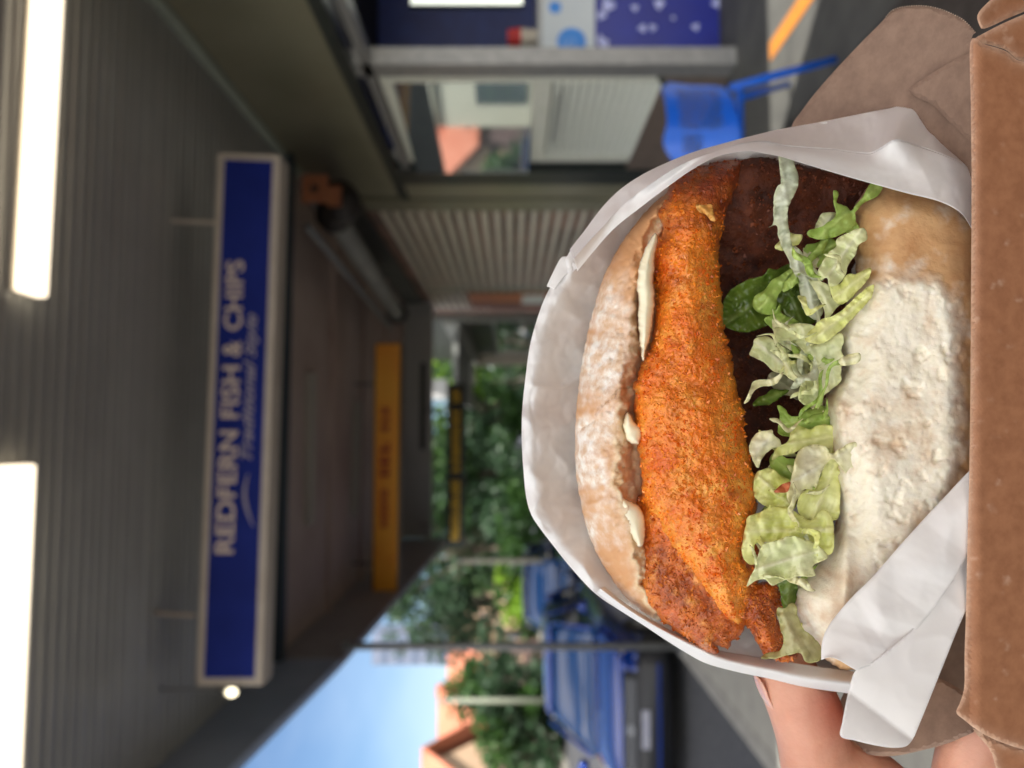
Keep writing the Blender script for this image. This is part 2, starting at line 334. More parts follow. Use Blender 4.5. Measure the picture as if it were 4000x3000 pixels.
for i in range(ns):
    z = zb + (zm0 - zb) * i / ns; h = (zm0 - zb) / ns
    sl.hexa([(X0 - .03, y0 + .09, z), (X0 + .03, y0 + .09, z + .0), (X0 + .03, y0 + .09, z + h * .62), (X0 + .015, y0 + .09, z + h * .62)],
            [(X0 - .03, y1 - .02, z), (X0 + .03, y1 - .02, z), (X0 + .03, y1 - .02, z + h * .62), (X0 + .015, y1 - .02, z + h * .62)])
MB().box(X0 + .045, X0 + .09, y0 + .09, y1 - .02, zb, zm0).build('louvre_backing', mat('louvre shade', (.1, .11, .09), rough=.6), shop); sl.build('louvre_panel', mat('white louvre', (.8, .83, .76), (.84, .86, .8), scale=6, rough=.4), shop)
MB().box(X0 - .02, X0 + .1, y0 + .3, y1 - .4, zm0 - .09, zm0 - .05).build('latch', M_dk, wo_)
MB().box(X0 - .035, X0 + .12, yf(285) + .001, yf(648) - .001, 0, zb - .003).build('stall_riser', M_brown, shop)
MB().box(X0 + .03, X0 + .1, y1 + .09, yf(648) - .001, zb, HZ - .1).build('side_panel', M_alu, shop)
# interior
M_int = mat('dark blue interior wall', (.003, .016, .14), (.004, .03, .22), scale=2, rough=.5)
MB().box(7.0, 7.1, 2.8, yC, 0, 3.2).box(X0 + .12, 7.0, yA + 1.9, yA + 2.0, 0, 3.2).build('interior_wall', M_int, shop)
MB().box(X0 + .12, 7.0, 2.8, yA + 1.9, 3.0, 3.05).build('interior_ceiling', mat('interior ceiling', (.02, .02, .025), rough=.8), shop)
ms = thing('menu_screen', 'lit white menu screen on the blue wall inside the dark shop doorway', 'screen', G(1820, 5, d=5.9))
a = G(1600, 22, d=6.2); b = G(2045, -200, d=6.2)
MB().box(a[0], b[0] + .1, a[1], a[1] + .05, b[2], a[2]).build('case', M_dk, ms)
MB().box(a[0] + .01, b[0] + .09, a[1] - .006, a[1] - .001, b[2] + .01, a[2] - .01).build('display', mat('screen glow', (.8, .85, .75), emit=.55), ms)
# counter unit with posters standing in the doorway
dpt = 6.1
fa = G(2112, 232, d=dpt); fb = G(2860, 232, d=dpt); Yd = float(fa[1]); xl = float(fa[0])
cu = thing('drinks_counter', 'counter in the shop doorway with a white sheet above a deep blue splashed poster', 'counter', (xl + .5, Yd + .3, 0))
zt_ = float(G(2100, 200, Y=Yd)[2]); zs = float(G(2325, 150, Y=Yd)[2]); zq = float(G(2832, 150, Y=Yd)[2])
MB().box(xl - .02, xl + 1.1, Yd + .01, Yd + .6, .0, zt_).build('cabinet', mat('cabinet grey', (.33, .34, .36), (.4, .41, .42), scale=7, rough=.5), cu, bevel=.01)
MB().box(xl + .07, xl + 1.05, Yd - .004, Yd + .008, zs + .003, zt_ - .04).build('white_sheet', mat('white sheet paper', (.55, .6, .64), (.5, .56, .62), scale=5, rough=.6), cu)
MB().box(xl + .07, xl + 1.05, Yd - .004, Yd + .008, zq, zs).build('blue_poster', mat('deep blue poster', (.002, .008, .2), (.002, .014, .27), scale=2.5, rough=.35), cu)
bl = MB()
def blob(mb, px, py, r, Y, sq=1.0, seed=0):
    c = G(px, py, Y=Y); V = [(c[0], Y, c[2])]; n = 18
    for k in range(n):
        q = 2 * math.pi * k / n; rr = r * (1 + .22 * math.sin(3 * q + seed) + .1 * math.sin(5 * q + 2 * seed)); V.append((c[0] + rr * math.cos(q) * sq, Y, c[2] + rr * math.sin(q)))
    mb.add(V, [(0, (k + 1) % n + 1, k + 1) for k in range(n)])
for (px, py, r) in [(2510, 110, .035), (2550, 108, .03), (2718, 105, .032), (2480, 30, .03), (2575, 15, .045), (2805, 12, .05), (2630, 70, .018), (2345, 150, .03), (2360, 170, .045), (2350, 60, .04), (2375, 20, .06)]:
    bl = MB(); blob(bl, px, py, r * .85, Yd - .007, seed=px); bl.build('splash_mark', mat('pale splash print', (.35, .4, .75), (.5, .52, .8), scale=30, rough=.5), cu)
for (px, py, r) in ((2232, 165, .115), (2168, 30, .05)):
    bc = MB(); c = G(px, py, Y=Yd); bc.tube([(c[0], Yd - .004, c[2]), (c[0], Yd - .008, c[2])], r, 28); bc.build('round_logo', mat('light blue print', (.01, .18, .65), (.03, .24, .7), scale=30, rough=.5), cu)
c = G(2222, 166, Y=Yd); text_mesh('logo_lettering', 'S', mat('logo letter', (.2, .4, .8), rough=.5), cu, (c[0] - .03, Yd - .010, c[2] - .05), (1, 0, 0), (0, 0, 1), .1, extrude=.001)
tb = thing('takeaway_tub', 'red and white tub standing on the counter in the shop doorway', 'tub', (float(G(2080, 160, d=dpt + .25)[0]), Yd + .2, zt_))
tl = WLOC[tb.name]
MB().tube([tl + [0, 0, .0], tl + [0, 0, .13]], [.07, .085], 20).build('tub_body', mat('tub white', (.55, .5, .42), (.5, .45, .38), scale=9), tb)
MB().tube([tl + [0, 0, .13], tl + [0, 0, .24]], [.09, .075], 20).build('tub_lid', mat('tub red', (.5, .02, .02), (.4, .02, .02), scale=9), tb)

# ------------------------------------------------------------------ slatted shutter shop beyond
M_slat = mat('beige slats', (.62, .57, .47), (.74, .69, .58), scale=3, rough=.5)
sh = thing('shuttered_shop', 'shop front closed by long horizontal pale slats over a dusty pink backing', 'shop', (X0, 11, 0))
ys0, ys1 = yC + .05, yf(1130); zst = 3.3
MB().box(X0 + .06, X0 + .3, ys0, yf(1235), 0, zst + .2).build('backing', mat('pink dusty backing', (.13, .09, .075), (.3, .17, .13), scale=1.6, lo=.4, hi=.6, rough=.8), sh)
s2 = MB(); k = 0; z = .1
while z < zst:
    s2.hexa([(X0 - .03, ys0, z), (X0 + .02, ys0, z - .02), (X0 + .02, ys0, z + .05), (X0 - .03, ys0, z + .07)], [(X0 - .03, ys1, z), (X0 + .02, ys1, z - .02), (X0 + .02, ys1, z + .05), (X0 - .03, ys1, z + .07)]); z += .155
s2.build('slats', M_slat, sh)
MB().box(X0 - .05, X0 + .05, ys0 - .03, ys0 + .4, 0, zst + .1).build('end_post', M_olive, sh)
MB().box(X0 - .04, X0 + .05, ys1 + .001, ys1 + .12, 0, zst).build('mid_post', M_olive, sh)
s3 = MB(); z = 2.15
while z < zst:
    s3.box(X0 - .02, X0 + .03, ys1 + .12, yf(1205), z, z + .075); z += .15
s3.build('upper_slats', M_slat, sh)
MB().box(X0 - .03, X0 + .3, -8, yf(1235), zst + .2, 10.0).build('upper_wall', M_brick, sh) if False else MB().box(X0, X0 + .3, yC + .001, yf(1235), zst + .2, 9.0).build('upper_wall', mat('dark green grey paint', (.08, .085, .075), (.11, .115, .1), scale=2, rough=.6), sh)
zo1 = float(G(1830, 1150, X=X0)[2])
MB().box(X0 - .05, X0 + .04, ys1 + .15, yf(1170), .8, zo1).build('orange_panel', mat('orange panel paint', (.5, .15, .03), (.42, .11, .03), scale=4, rough=.5), sh)
MB().box(X0 - .05, X0 + .05, yf(1170) + .001, yf(1195), .3, zo1).build('rust_panel', mat('rust panel', (.2, .06, .03), (.15, .05, .03), scale=4, rough=.6), sh)
MB().box(X0 - .06, X0 + .05, ys1 + .3, ys1 + 1.3, 1.0, 1.45).build('notice', M_white, sh)
# far shop
fs = thing('corner_shop', 'dark open shop front near the end of the row with a pale fascia above', 'shop', (X0, 20, 0))
yD, yE = yf(1238), yf(1420)
MB().box(X0 - .05, X0 + .3, yD, yD + .5, 0, 3.6).build('pillar', mat('grey beam paint', (.1, .1, .085), (.13, .13, .11), scale=3, rough=.6), fs)
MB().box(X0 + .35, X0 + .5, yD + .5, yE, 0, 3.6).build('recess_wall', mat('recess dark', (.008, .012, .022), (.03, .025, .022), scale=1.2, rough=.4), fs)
MB().box(X0 - .12, X0 + .35, yD + .5, yE, 2.95, 3.3).build('fascia', mat('pale fascia', (.3, .31, .28), (.36, .36, .33), scale=2, rough=.6), fs)
MB().box(X0 + .1, X0 + .35, yD + .5, yE, 3.3, 7).build('upper_wall', MATS['dark green grey paint'], fs)
MB().box(X0 + .2, X0 + .34, yD + 1.2, yD + 1.45, 0, 2.95).build('door_jamb', mat('jamb lavender', (.2, .2, .25), rough=.5), fs)
fw = MB().box(X0 + .25, X0 + .34, yD + 2.2, yE - .4, .9, 2.2).build('window', M_alu, fs); MB().box(X0 + .235, X0 + .248, yD + 2.3, yE - .5, 1.0, 2.1).build('pane', M_glass, fw)
MB().box(X0 - .05, X0 + .34, yE, yE + .35, 0, 3.3).build('end_pillar', mat('end beige', (.2, .18, .14), (.26, .23, .19), scale=3, rough=.6), fs)

# ------------------------------------------------------------------ awning (near, ribbed) and the next one (brown)
M_rib = mat('ribbed grey steel', (.37, .375, .36), (.44, .45, .43), scale=1.2, rough=.38, metal=.25)
aw = thing('ribbed_awning', 'grey ribbed steel awning over the footpath with two bright tube lights', 'awning', (.5, 5, 0))
YA0, YA1 = 2.3, 7.45
V = []; F = []; ny = int((YA1 - YA0) / .0125)
for i in range(ny + 1):
    y = YA0 + (YA1 - YA0) * i / ny; ph = (y / .095) % 1; dz = .014 * min(1, max(0, 2.6 * (abs(ph - .5) - .15) / .35 * 1.0))
    V += [(-2.12, y, SZ - dz), (X0, y, SZ - dz)]
for i in range(ny): F.append((2 * i, 2 * i + 2, 2 * i + 3, 2 * i + 1))
part('soffit', V, F, M_rib, aw)
MB().box(-2.2, X0 + .3, YA0, YA1, SZ + .06, SZ + .12).build('roof_sheet', M_rib, aw)
M_fas = mat('blue grey fascia', (.3, .38, .52), (.36, .44, .58), scale=2, rough=.5)
def fz(y): return 1.65 + 1.80 - (y - 5.07) * (1.80 - 1.60) / (7.7 - 5.07)
MB().hexa([(-2.2, YA0, fz(YA0)), (-2.12, YA0, fz(YA0)), (-2.12, YA0, SZ + .06), (-2.2, YA0, SZ + .06)], [(-2.2, YA1, fz(YA1)), (-2.12, YA1, fz(YA1)), (-2.12, YA1, SZ + .06), (-2.2, YA1, SZ + .06)]).build('fascia', M_fas, aw)
MB().box(-2.12, X0, YA1 - .12, YA1, SZ - .13, SZ - .016).build('end_beam', mat('navy beam', (.02, .035, .05), (.025, .04, .06), scale=3, rough=.5), aw)
a2 = thing('brown_awning', 'brown weathered awning of the next shops beyond the ribbed one', 'awning', (.5, 12, 0))
M_bs = mat('brown soffit', (.42, .31, .26), (.56, .45, .39), scale=.9, detail=6, rough=.75)
MB().box(-2.12, X0, YA1 + .02, 16.0, SZ - .03, SZ + .1).build('soffit', M_bs, a2)
MB().hexa([(-2.2, YA1 + .02, fz(YA1)), (-2.12, YA1 + .02, fz(YA1)), (-2.12, YA1 + .02, SZ + .1), (-2.2, YA1 + .02, SZ + .1)], [(-2.2, 16, 2.95), (-2.12, 16, 2.95), (-2.12, 16, SZ + .1), (-2.2, 16, SZ + .1)]).build('fascia', mat('brown fascia', (.28, .27, .3), (.33, .32, .34), scale=2, rough=.6), a2)
for yy in (9.4, 11.4, 13.4): MB().box(-2.12, X0, yy, yy + .09, SZ - .09, SZ - .031).build('joist', M_bs, a2)
MB().box(-2.1, X0, 15.9, 16.05, 3.3, SZ - .031).build('end_board', mat('grey end board', (.45, .46, .43), (.5, .5, .48), scale=1.5, rough=.6), a2)
MB().box(-.3, 1.5, 15.88, 15.899, 3.44, 3.55).build('dark_slot', M_dk, a2)
# far awning
a3 = thing('far_awning', 'pale low awning in front of the corner shop beyond the yellow lettered sign', 'awning', (2, 20, 0))
MB().box(.9, X0 - .13, 19.0, 27, 3.0, 3.12).build('roof_sheet', mat('far awning grey', (.2, .21, .2), (.26, .27, .25), scale=2, rough=.6), a3)
p_ = G(1770, 1415, d=25); q_ = G(1860, 1510, d=25)
MB().hexa([tuple(G(1760, 1412, d=25)), tuple(G(1850, 1418, d=25)), tuple(G(1862, 1500, d=25)), tuple(G(1815, 1512, d=25))][::-1], [tuple(G(1760, 1412, d=25.4)), tuple(G(1850, 1418, d=25.4)), tuple(G(1862, 1500, d=25.4)), tuple(G(1815, 1512, d=25.4))][::-1]).build('sunlit_fascia', mat('sunlit white', (.75, .78, .75), rough=.6), a3)
MB().box(*sorted([float(G(1730, 1480, d=26)[0]), float(G(1730, 1560, d=26)[0])]), 25.9, 26.1, float(G(1745, 1500, d=26)[2]), float(G(1680, 1500, d=26)[2])).build('bracket_box', mat('pale box', (.5, .5, .5), rough=.6), a3)

# roller tube of a rolled-up blind, and its orange bracket
rb = thing('rolled_blind', 'rolled up pale blind on a long tube under the awning beside the slatted shutter', 'blind', (2.3, 9, 3.3))
ra, rb_ = G(1310, 850, d=7.6), G(1548, 1222, d=12.2)
ra = np.array(ra); rb_ = np.array(rb_)
MB().tube([ra, rb_], .115, 20).build('roll', mat('dusty blind cloth', (.26, .26, .24), (.34, .34, .31), scale=2.2, rough=.6), rb, smooth=True)
MB().tube([ra + [.16, -.5, .17], rb_ + [.16, .2, .17]], .06, 12).tube([ra + [-.2, -.4, .16], rb_ + [-.2, .2, .13]], .04, 12).build('hood_rail', M_alu, rb, smooth=True)
MB().tube([ra + [0, -.12, 0], ra + [0, -.02, 0]], [.17, .17], 20).build('end_cap', mat('dark end cap', (.02, .014, .012), rough=.5), rb, smooth=True)
MB().tube([rb_ + [0, .02, 0], rb_ + [0, .1, 0]], [.17, .17], 20).build('end_cap', MATS['dark end cap'], rb, smooth=True)
ob = thing('motor_bracket', 'orange metal bracket with a round hole holding the near end of the rolled blind', 'bracket', ra + [-.02, -.2, .05])
oc = G(1258, 735, d=7.1)
M_ob = mat('orange bracket paint', (.42, .15, .06), (.34, .11, .05), scale=14, rough=.5)
bx = MB(); X, Y, Z = oc
ring = []
for k in range(24):
    q = 2 * math.pi * k / 24; cq, sq = math.cos(q), math.sin(q); s_ = max(abs(cq), abs(sq)); ring.append(((.042 * cq, .042 * sq), (.125 * cq / s_, .12 * sq / s_)))
V = []; 
for (i, o_) in ring: V += [(X + i[0], Y, Z + i[1] + .07), (X + o_[0], Y, Z + o_[1] + .07), (X + i[0], Y + .05, Z + i[1] + .07), (X + o_[0], Y + .05, Z + o_[1] + .07)]
F = []
for k in range(24):
    a, b = 4 * k, 4 * ((k + 1) % 24); F += [(a, a + 1, b + 1, b), (a + 1, a + 3, b + 3, b + 1), (a + 3, a + 2, b + 2, b + 3), (a + 2, a, b, b + 2)]
bx.add(V, F); bx.box(X - .16, X + .02, Y, Y + .05, Z - .17, Z - .052); bx.build('plate', M_ob, ob)
MB().tube([(X - .1, Y + .07, Z - .13), (X - .1, Y + .2, Z - .13)], [.2, .2], 24).build('gear_housing', MATS['dark end cap'], ob, smooth=True)
MB().box(X - .1, X + .1, Y + .051, Y + .06, Z - .02, Z + .16).build('back_plate', MATS['dark end cap'], ob)

# ------------------------------------------------------------------ lights under the awnings
M_tube = mat('lit tube', (1, .9, .76), emit=.85, ecol=(1, .84, .62))
def tube_light(name, label, p0, p1, wid, m, group, zz=SZ - .02):
    p0 = np.array(p0); p1 = np.array(p1); t = thing(name, label, 'light', ((p0 + p1) / 2), group); d = p1 - p0; d /= np.linalg.norm(d); s = np.array([-d[1], d[0], 0]) * wid / 2; s = s if s[1] > 0 else -s
    MB().hexa([p0 + s * 1.15 + [0, 0, .03], p0 - s * 1.15 + [0, 0, .03], p0 - s * 1.15 + [0, 0, .06], p0 + s * 1.15 + [0, 0, .06]], [p1 + s * 1.15 + [0, 0, .03], p1 - s * 1.15 + [0, 0, .03], p1 - s * 1.15 + [0, 0, .06], p1 + s * 1.15 + [0, 0, .06]]).build('housing', mat('white light housing', (.6, .57, .5), rough=.5), t)
    MB().hexa([p0 + s - [0, 0, .03], p0 - s - [0, 0, .03], p0 - s + [0, 0, .028], p0 + s + [0, 0, .028]], [p1 + s - [0, 0, .03], p1 - s - [0, 0, .03], p1 - s + [0, 0, .028], p1 + s + [0, 0, .028]]).build('diffuser', m, t, bevel=.012); return t
zl = SZ - .06
tube_light('tube_light', 'long bright tube light on the ribbed awning, the one nearer the shop wall', G(205, -350, Z=zl), G(122, 1150, Z=zl), .17, M_tube, 'bright tube lights under the ribbed awning')
tube_light('tube_light', 'long bright tube light on the ribbed awning, the one nearer the street', G(68, 1815, Z=zl), G(-5, 3300, Z=zl), .19, M_tube, 'bright tube lights under the ribbed awning')
M_off = mat('unlit tube', (.42, .4, .35), rough=.5)
for (pa, pb, wd, lb) in [((1222, 1455), (1215, 2050), .12, 'unlit pale tube light on the brown awning soffit, nearest of the two'), ((1402, 1570), (1390, 2010), .1, 'unlit pale tube light on the brown awning soffit, just before the orange sign')]:
    tube_light('tube_light', lb, G(*pa, Z=SZ - .1), G(*pb, Z=SZ - .1), wd, M_off, 'unlit tube lights under the brown awning')
lp = thing('bulkhead_lamp', 'small lit oval lamp beside the street end of the blue shop sign', 'lamp', G(905, 2705, d=4.9)); lc = WLOC[lp.name]
MB().tube([lc + [0, .06, .1], lc + [0, .06, SZ - lc[2]]], .008, 8).build('stem', M_alu, lp)
me = MB(); V = []; F = []
for i in range(9):
    for k in range(16):
        th = math.pi * i / 8; q = 2 * math.pi * k / 16; V.append(lc + np.array([.026 * math.sin(th) * math.cos(q), .026 * math.sin(th) * math.sin(q), .034 * math.cos(th)]))
for i in range(8):
    for k in range(16): F.append((i * 16 + k, (i + 1) * 16 + k, (i + 1) * 16 + (k + 1) % 16, i * 16 + (k + 1) % 16))
part('bulb', V, F, mat('warm bulb', (1, .95, .8), emit=1.6, ecol=(1, .88, .6)), lp, smooth=True)
MB().tube([lc + [0, .02, .03], lc + [0, .06, .1]], [.03, .02], 16).build('cap', M_alu, lp)

# ------------------------------------------------------------------ hanging signs
def hang_sign(name, label, group, tl, tr, bl_, br, thick, mface, mframe, fw_=.045, rods=()):
    tl, tr, bl_, br = map(np.array, (tl, tr, bl_, br)); c = (tl + tr + bl_ + br) / 4; t = thing(name, label, 'sign', c, group)
    n = np.cross(tr - tl, bl_ - tl); n /= np.linalg.norm(n); n = n if n[1] < 0 else -n; bk = -n * thick
    MB().hexa([bl_, br, tr, tl], [bl_ + bk, br + bk, tr + bk, tl + bk]).build('box', mframe, t, bevel=.012)
    x = (tr - tl) / np.linalg.norm(tr - tl); y = (tl - bl_) / np.linalg.norm(tl - bl_)
    f = [bl_ + x * fw_ + y * fw_, br - x * fw_ + y * fw_, tr - x * fw_ - y * fw_, tl + x * fw_ - y * fw_]
    MB().hexa([p + n * .006 for p in f], [p - n * .001 for p in f]).build('panel', mface, t)
    for (p, top) in rods: MB().tube([np.array(p), np.array(top)], .014, 8).build('rod', mframe, t)
    return t, x, y, n, f
M_sblue = mat('sign blue', (.008, .02, .19), (.012, .028, .25), scale=1.5, rough=.6, spec=.15)
M_sfr = mat('sign frame beige', (.5, .44, .38), (.56, .5, .44), scale=6, rough=.5)
sg, x, y, n, f = hang_sign('hanging_sign', 'blue hanging sign with pale capital lettering for fish and chips', None, G(764, 2680, d=4.78), G(850, 595, d=5.12), G(1025, 2680, d=4.78), G(1096, 603, d=5.12), .2, M_sblue, M_sfr, .05,
    rods=[(G(845, 870, d=5.12), G(650, 862, d=5.12)), (G(765, 2405, d=4.9), G(560, 2390, d=4.9))])
M_let = mat('sign letters', (.7, .58, .52), rough=.6)
Ls = np.linalg.norm(f[1] - f[0]); Hs = np.linalg.norm(f[3] - f[0])
for (wd_, u0, u1) in (('REDFERN', .229, .462), ('FISH', .486, .588), ('&', .607, .637), ('CHIPS', .658, .797)):
    text_mesh('lettering', wd_, M_let, sg, f[0] + x * Ls * u0 + y * Hs * .5 + n * .004, x, y, Hs * .37, Ls * (u1 - u0), bold=.018, extrude=.006)
text_mesh('script_lettering', 'Traditional Style', mat('script letters', (.42, .38, .46), rough=.6), sg, f[0] + x * Ls * .406 + y * Hs * .13 + n * .004, x, y, Hs * .3, Ls * .285, bold=.012, shear=.45, extrude=.006)
sw = MB(); pts = [f[0] + x * Ls * (.28 + .1 * t) + y * Hs * (.12 + .2 * math.sin(t * 2.4)) + n * .008 for t in np.linspace(0, 1, 14)]
sw.tube(pts, [.003 + .008 * math.sin(math.pi * i / 13) for i in range(14)], 8); sw.build('fish_swash', MATS['script letters'], sg)
M_sor = mat('sign orange', (.92, .34, .02), (.95, .44, .03), scale=1.4, rough=.4)
so, x, y, n, f = hang_sign('hanging_sign', 'orange hanging sign with red lettering under the brown awning', None, G(1452, 2337, d=10.5), G(1462, 1338, d=10.5), G(1556, 2337, d=10.5), G(1570, 1338, d=10.5), .18, M_sor, mat('sign frame dark', (.03, .035, .03), rough=.5), .018,
    rods=[(G(1462, 1500, d=10.55), G(1385, 1500, d=10.55)), (G(1452, 2200, d=10.55), G(1375, 2200, d=10.55))])
M_sred = mat('sign red letters', (.42, .03, .01), rough=.6); Ls = np.linalg.norm(f[1] - f[0]); Hs = np.linalg.norm(f[3] - f[0])
def illeg(mb, f, x, y, n, Ls, Hs, a, b, z0, z1, cnt, seed):       # lettering too blurred to read: strokes of letter size
    rr = random.Random(seed); w_ = (b - a) / cnt
    for i in range(cnt):
        X0_ = a + i * w_; parts = [(0, 0, .36, 1)] + rr.sample([(.22, 0, .8, .2), (.22, .4, .75, .58), (.22, .8, .8, 1), (.58, 0, .8, 1)], rr.choice([2, 3]))
        for (u0, v0, u1, v1) in parts:
            q = [f[0] + x * Ls * (X0_ + w_ * u) + y * Hs * (z0 + (z1 - z0) * v) for u, v in ((u0, v0), (u1, v0), (u1, v1), (u0, v1))]
            k = len(mb.V); mb.add([p + n * (.010 + .0006 * len(mb.F)) for p in q], [(0, 1, 2, 3)])
for q_ in ((.275, .43, .42, .72, 5, 3), (.475, .62, .36, .78, 3, 5), (.655, .755, .4, .76, 3, 9)):
    m1 = MB(); illeg(m1, f, x, y, n, Ls, Hs, *q_); m1.build('lettering', M_sred, so)
sy_, x, y, n, f = hang_sign('hanging_sign', 'black hanging sign with a row of yellow capitals in front of the trees', None, G(1742, 2138, d=15.6), G(1748, 1498, d=15.6), G(1812, 2138, d=15.6), G(1818, 1498, d=15.6), .16, mat('sign black', (.008, .011, .009), rough=.5), MATS['sign frame dark'], .02,
    rods=[(G(1745, 1600, d=15.65), G(1660, 1600, d=15.65)), (G(1745, 2050, d=15.65), G(1640, 2050, d=15.65))])
Ls = np.linalg.norm(f[1] - f[0]); Hs = np.linalg.norm(f[3] - f[0]); 
for q_ in ((.04, .42, .24, .76, 8, 21), (.46, .86, .25, .75, 8, 22), (.89, .97, .25, .75, 2, 23)):
    m1 = MB(); illeg(m1, f, x, y, n, Ls, Hs, *q_); m1.build('lettering', mat('yellow letters', (.85, .5, .01), rough=.5), sy_)

# ------------------------------------------------------------------ posts
M_post = mat('post grey', (.12, .125, .13), (.17, .175, .18), scale=9, rough=.5)
pb = G(2640, 2500, X=-2.0); pt = thing('awning_post', 'slim dark grey awning post at the kerb beside the front of the blue car', 'post', (-2.0 - .06, pb[1], 0)); pl_ = WLOC[pt.name]
MB().tube([pl_ + [0, 0, .02], pl_ + [0, 0, 3.26]], .038, 14).build('shaft', M_post, pt, smooth=True)
MB().tube([pl_, pl_ + [0, 0, .02]], .09, 14).build('base_plate', M_post, pt); MB().tube([pl_ + [0, 0, 3.26], pl_ + [0, 0, 3.3]], .06, 14).build('top_plate', M_post, pt)
p2 = thing('street_pole', 'beige painted street pole on the kerb between the trees and the dark car behind', 'pole', (G(2200, 2190, d=14.5) * [1, 1, 0])); q2 = WLOC[p2.name]
MB().tube([q2, q2 + [0.0, 0, 2.62]], [.055, .045], 12).build('shaft', mat('beige pole paint', (.3, .28, .23), (.36, .34, .28), scale=6, rough=.6), p2, smooth=True)
MB().tube([q2 + [0, 0, 2.62], q2 + [0, 0, 2.68]], [.06, .03], 12).build('cap', M_post, p2)
p3 = thing('lamp_pole', 'thin grey green pole standing in front of the tiled houses', 'pole', (G(2060, 2737, d=24) * [1, 1, 0])); q3 = WLOC[p3.name]
MB().tube([q3, q3 + [0, 0, 3.75]], [.1, .07], 10).build('shaft', mat('green grey pole', (.2, .22, .17), rough=.6), p3, smooth=True); MB().tube([q3 + [0, 0, 3.75], q3 + [0, 0, 3.85]], [.1, .05], 10).build('cap', M_post, p3)

# ------------------------------------------------------------------ cars
def car(name, label, loc, paint, sc=(1, 1, 1), group=None, dark=False):
    t = thing(name, label, 'car', loc, group); lx, ly, lz = loc
    M_tyre = mat('tyre rubber', (.015, .015, .016), rough=.8); M_blk = mat('black plastic', (.012, .013, .018), rough=.45); M_chr = mat('chrome trim', (.6, .62, .66), rough=.15, metal=1)
    M_cg = mat('car window glass', (.01, .06, .2), rough=.08, spec=.6); M_hl = mat('headlamp lens', (.6, .62, .55), rough=.1, metal=.6, coat=1)  # blue of the window glass stands in for reflected sky
    T = lambda V: [(lx + v[0] * sc[0], ly + v[1] * sc[1], lz + v[2] * sc[2]) for v in V]
    def pt(nm, V, F, m, par=None, **k): return part(nm, T(V), F, m, par or t, **k)
    V, F = sweep([(0, 0, .5, .40, .60), (0, .03, .66, .26, .68), (0, .12, .78, .2, .74), (0, .4, .82, .18, .82), (0, .8, .84, .18, .89), (0, 1.15, .85, .18, .94), (0, 1.4, .85, .18, .95), (0, 2.8, .85, .18, .97), (0, 3.7, .82, .2, .95), (0, 4.0, .76, .26, .9), (0, 4.1, .6, .35, .8)], 40, 4)
    pt('body', V, F, paint, smooth=True)
    V, F = sweep([(0, 1.1, .72, .84, .95), (0, 1.45, .66, .84, 1.16), (0, 1.85, .61, .84, 1.40), (0, 2.2, .59, .84, 1.46), (0, 3.0, .59, .84, 1.47), (0, 3.5, .6, .84, 1.4), (0, 4.0, .64, .84, .96)], 40, 5)
    cab = pt('cabin_glass', V, F, M_cg, smooth=True)
    V, F = sweep([(0, 1.82, .53, 1.395, 1.43), (0, 2.1, .575, 1.40, 1.475), (0, 2.9, .575, 1.41, 1.49), (0, 3.55, .55, 1.36, 1.42)], 32, 3)
    pt('roof', V, F, paint, smooth=True)
    for s_ in (-1, 1):
        for (pp_, rr_) in (([(s_ * .73, 1.12, .93), (s_ * .675, 1.45, 1.15), (s_ * .60, 1.84, 1.41)], .028), ([(s_ * .72, 2.35, .93), (s_ * .61, 2.3, 1.44)], .03), ([(s_ * .7, 3.7, .95), (s_ * .6, 3.4, 1.4)], .04)):
            m = MB(); m.tube(pp_, rr_, 8); pt('pillar', m.V, m.F, paint, smooth=True)
        m = MB(); m.tube([(s_ * .86, 1.35, 1.0), (s_ * 1.0, 1.3, 1.03)], [.05, .085], 12); pt('mirror', m.V, m.F, paint, smooth=True)
        m = MB(); m.hexa([(s_ * .5, .055, .55), (s_ * .76, .15, .58), (s_ * .77, .2, .71), (s_ * .52, .09, .69)], [(s_ * .5, .2, .55), (s_ * .72, .4, .58), (s_ * .74, .5, .74), (s_ * .52, .35, .72)]); pt('headlight', m.V, m.F, M_hl)
        m = MB(); m.tube([(s_ * .6, .06, .33), (s_ * .6, .2, .33)], .055, 12); pt('fog_lamp', m.V, m.F, M_hl)
        for yw in (.75, 3.3):
            m = MB(); m.tube([(s_ * .66, yw, .3), (s_ * .68, yw, .3), (s_ * .85, yw, .3), (s_ * .87, yw, .3)], [.25, .3, .3, .26], 24); wh = pt('wheel', m.V, m.F, M_tyre, smooth=False)
            m = MB(); m.tube([(s_ * .872, yw, .3), (s_ * .88, yw, .3)], [.19, .17], 16); pt('rim', m.V, m.F, M_chr, wh)
    m = MB(); m.box(-.56, .56, -.035, .05, .55, .71); gr = pt('grille', m.V, m.F, M_blk)
    m = MB()
    for z in (.585, .615, .645, .675): m.box(-.5, .5, -.05, -.036, z, z + .012)
    pt('grille_bars', m.V, m.F, M_chr, gr)
    m = MB(); m.tube([(0, -.07, .64), (0, -.052, .64)], [.055, .06], 20); pt('emblem', m.V, m.F, M_chr, gr)
    m = MB(); m.box(-.19, .19, -.06, -.042, .43, .52); pt('number_plate', m.V, m.F, mat('plate', (.25, .27, .4), (.45, .45, .5), scale=30, rough=.4))
    V, F = sweep([(0, -.04, .66, .2, .56), (0, .02, .78, .17, .58), (0, .2, .83, .16, .57), (0, .45, .855, .17, .42)], 32, 5); bp = pt('bumper', V, F, M_blk, smooth=True)
    m = MB(); m.box(-.66, .66, -.06, -.03, .31, .345); pt('bumper_strip', m.V, m.F, paint, bp)
    m = MB(); m.tube([(-.3, 1.12, .965), (.05, 1.28, 1.05), (.4, 1.4, 1.1)], .009, 6); pt('wiper', m.V, m.F, M_blk)
    return t
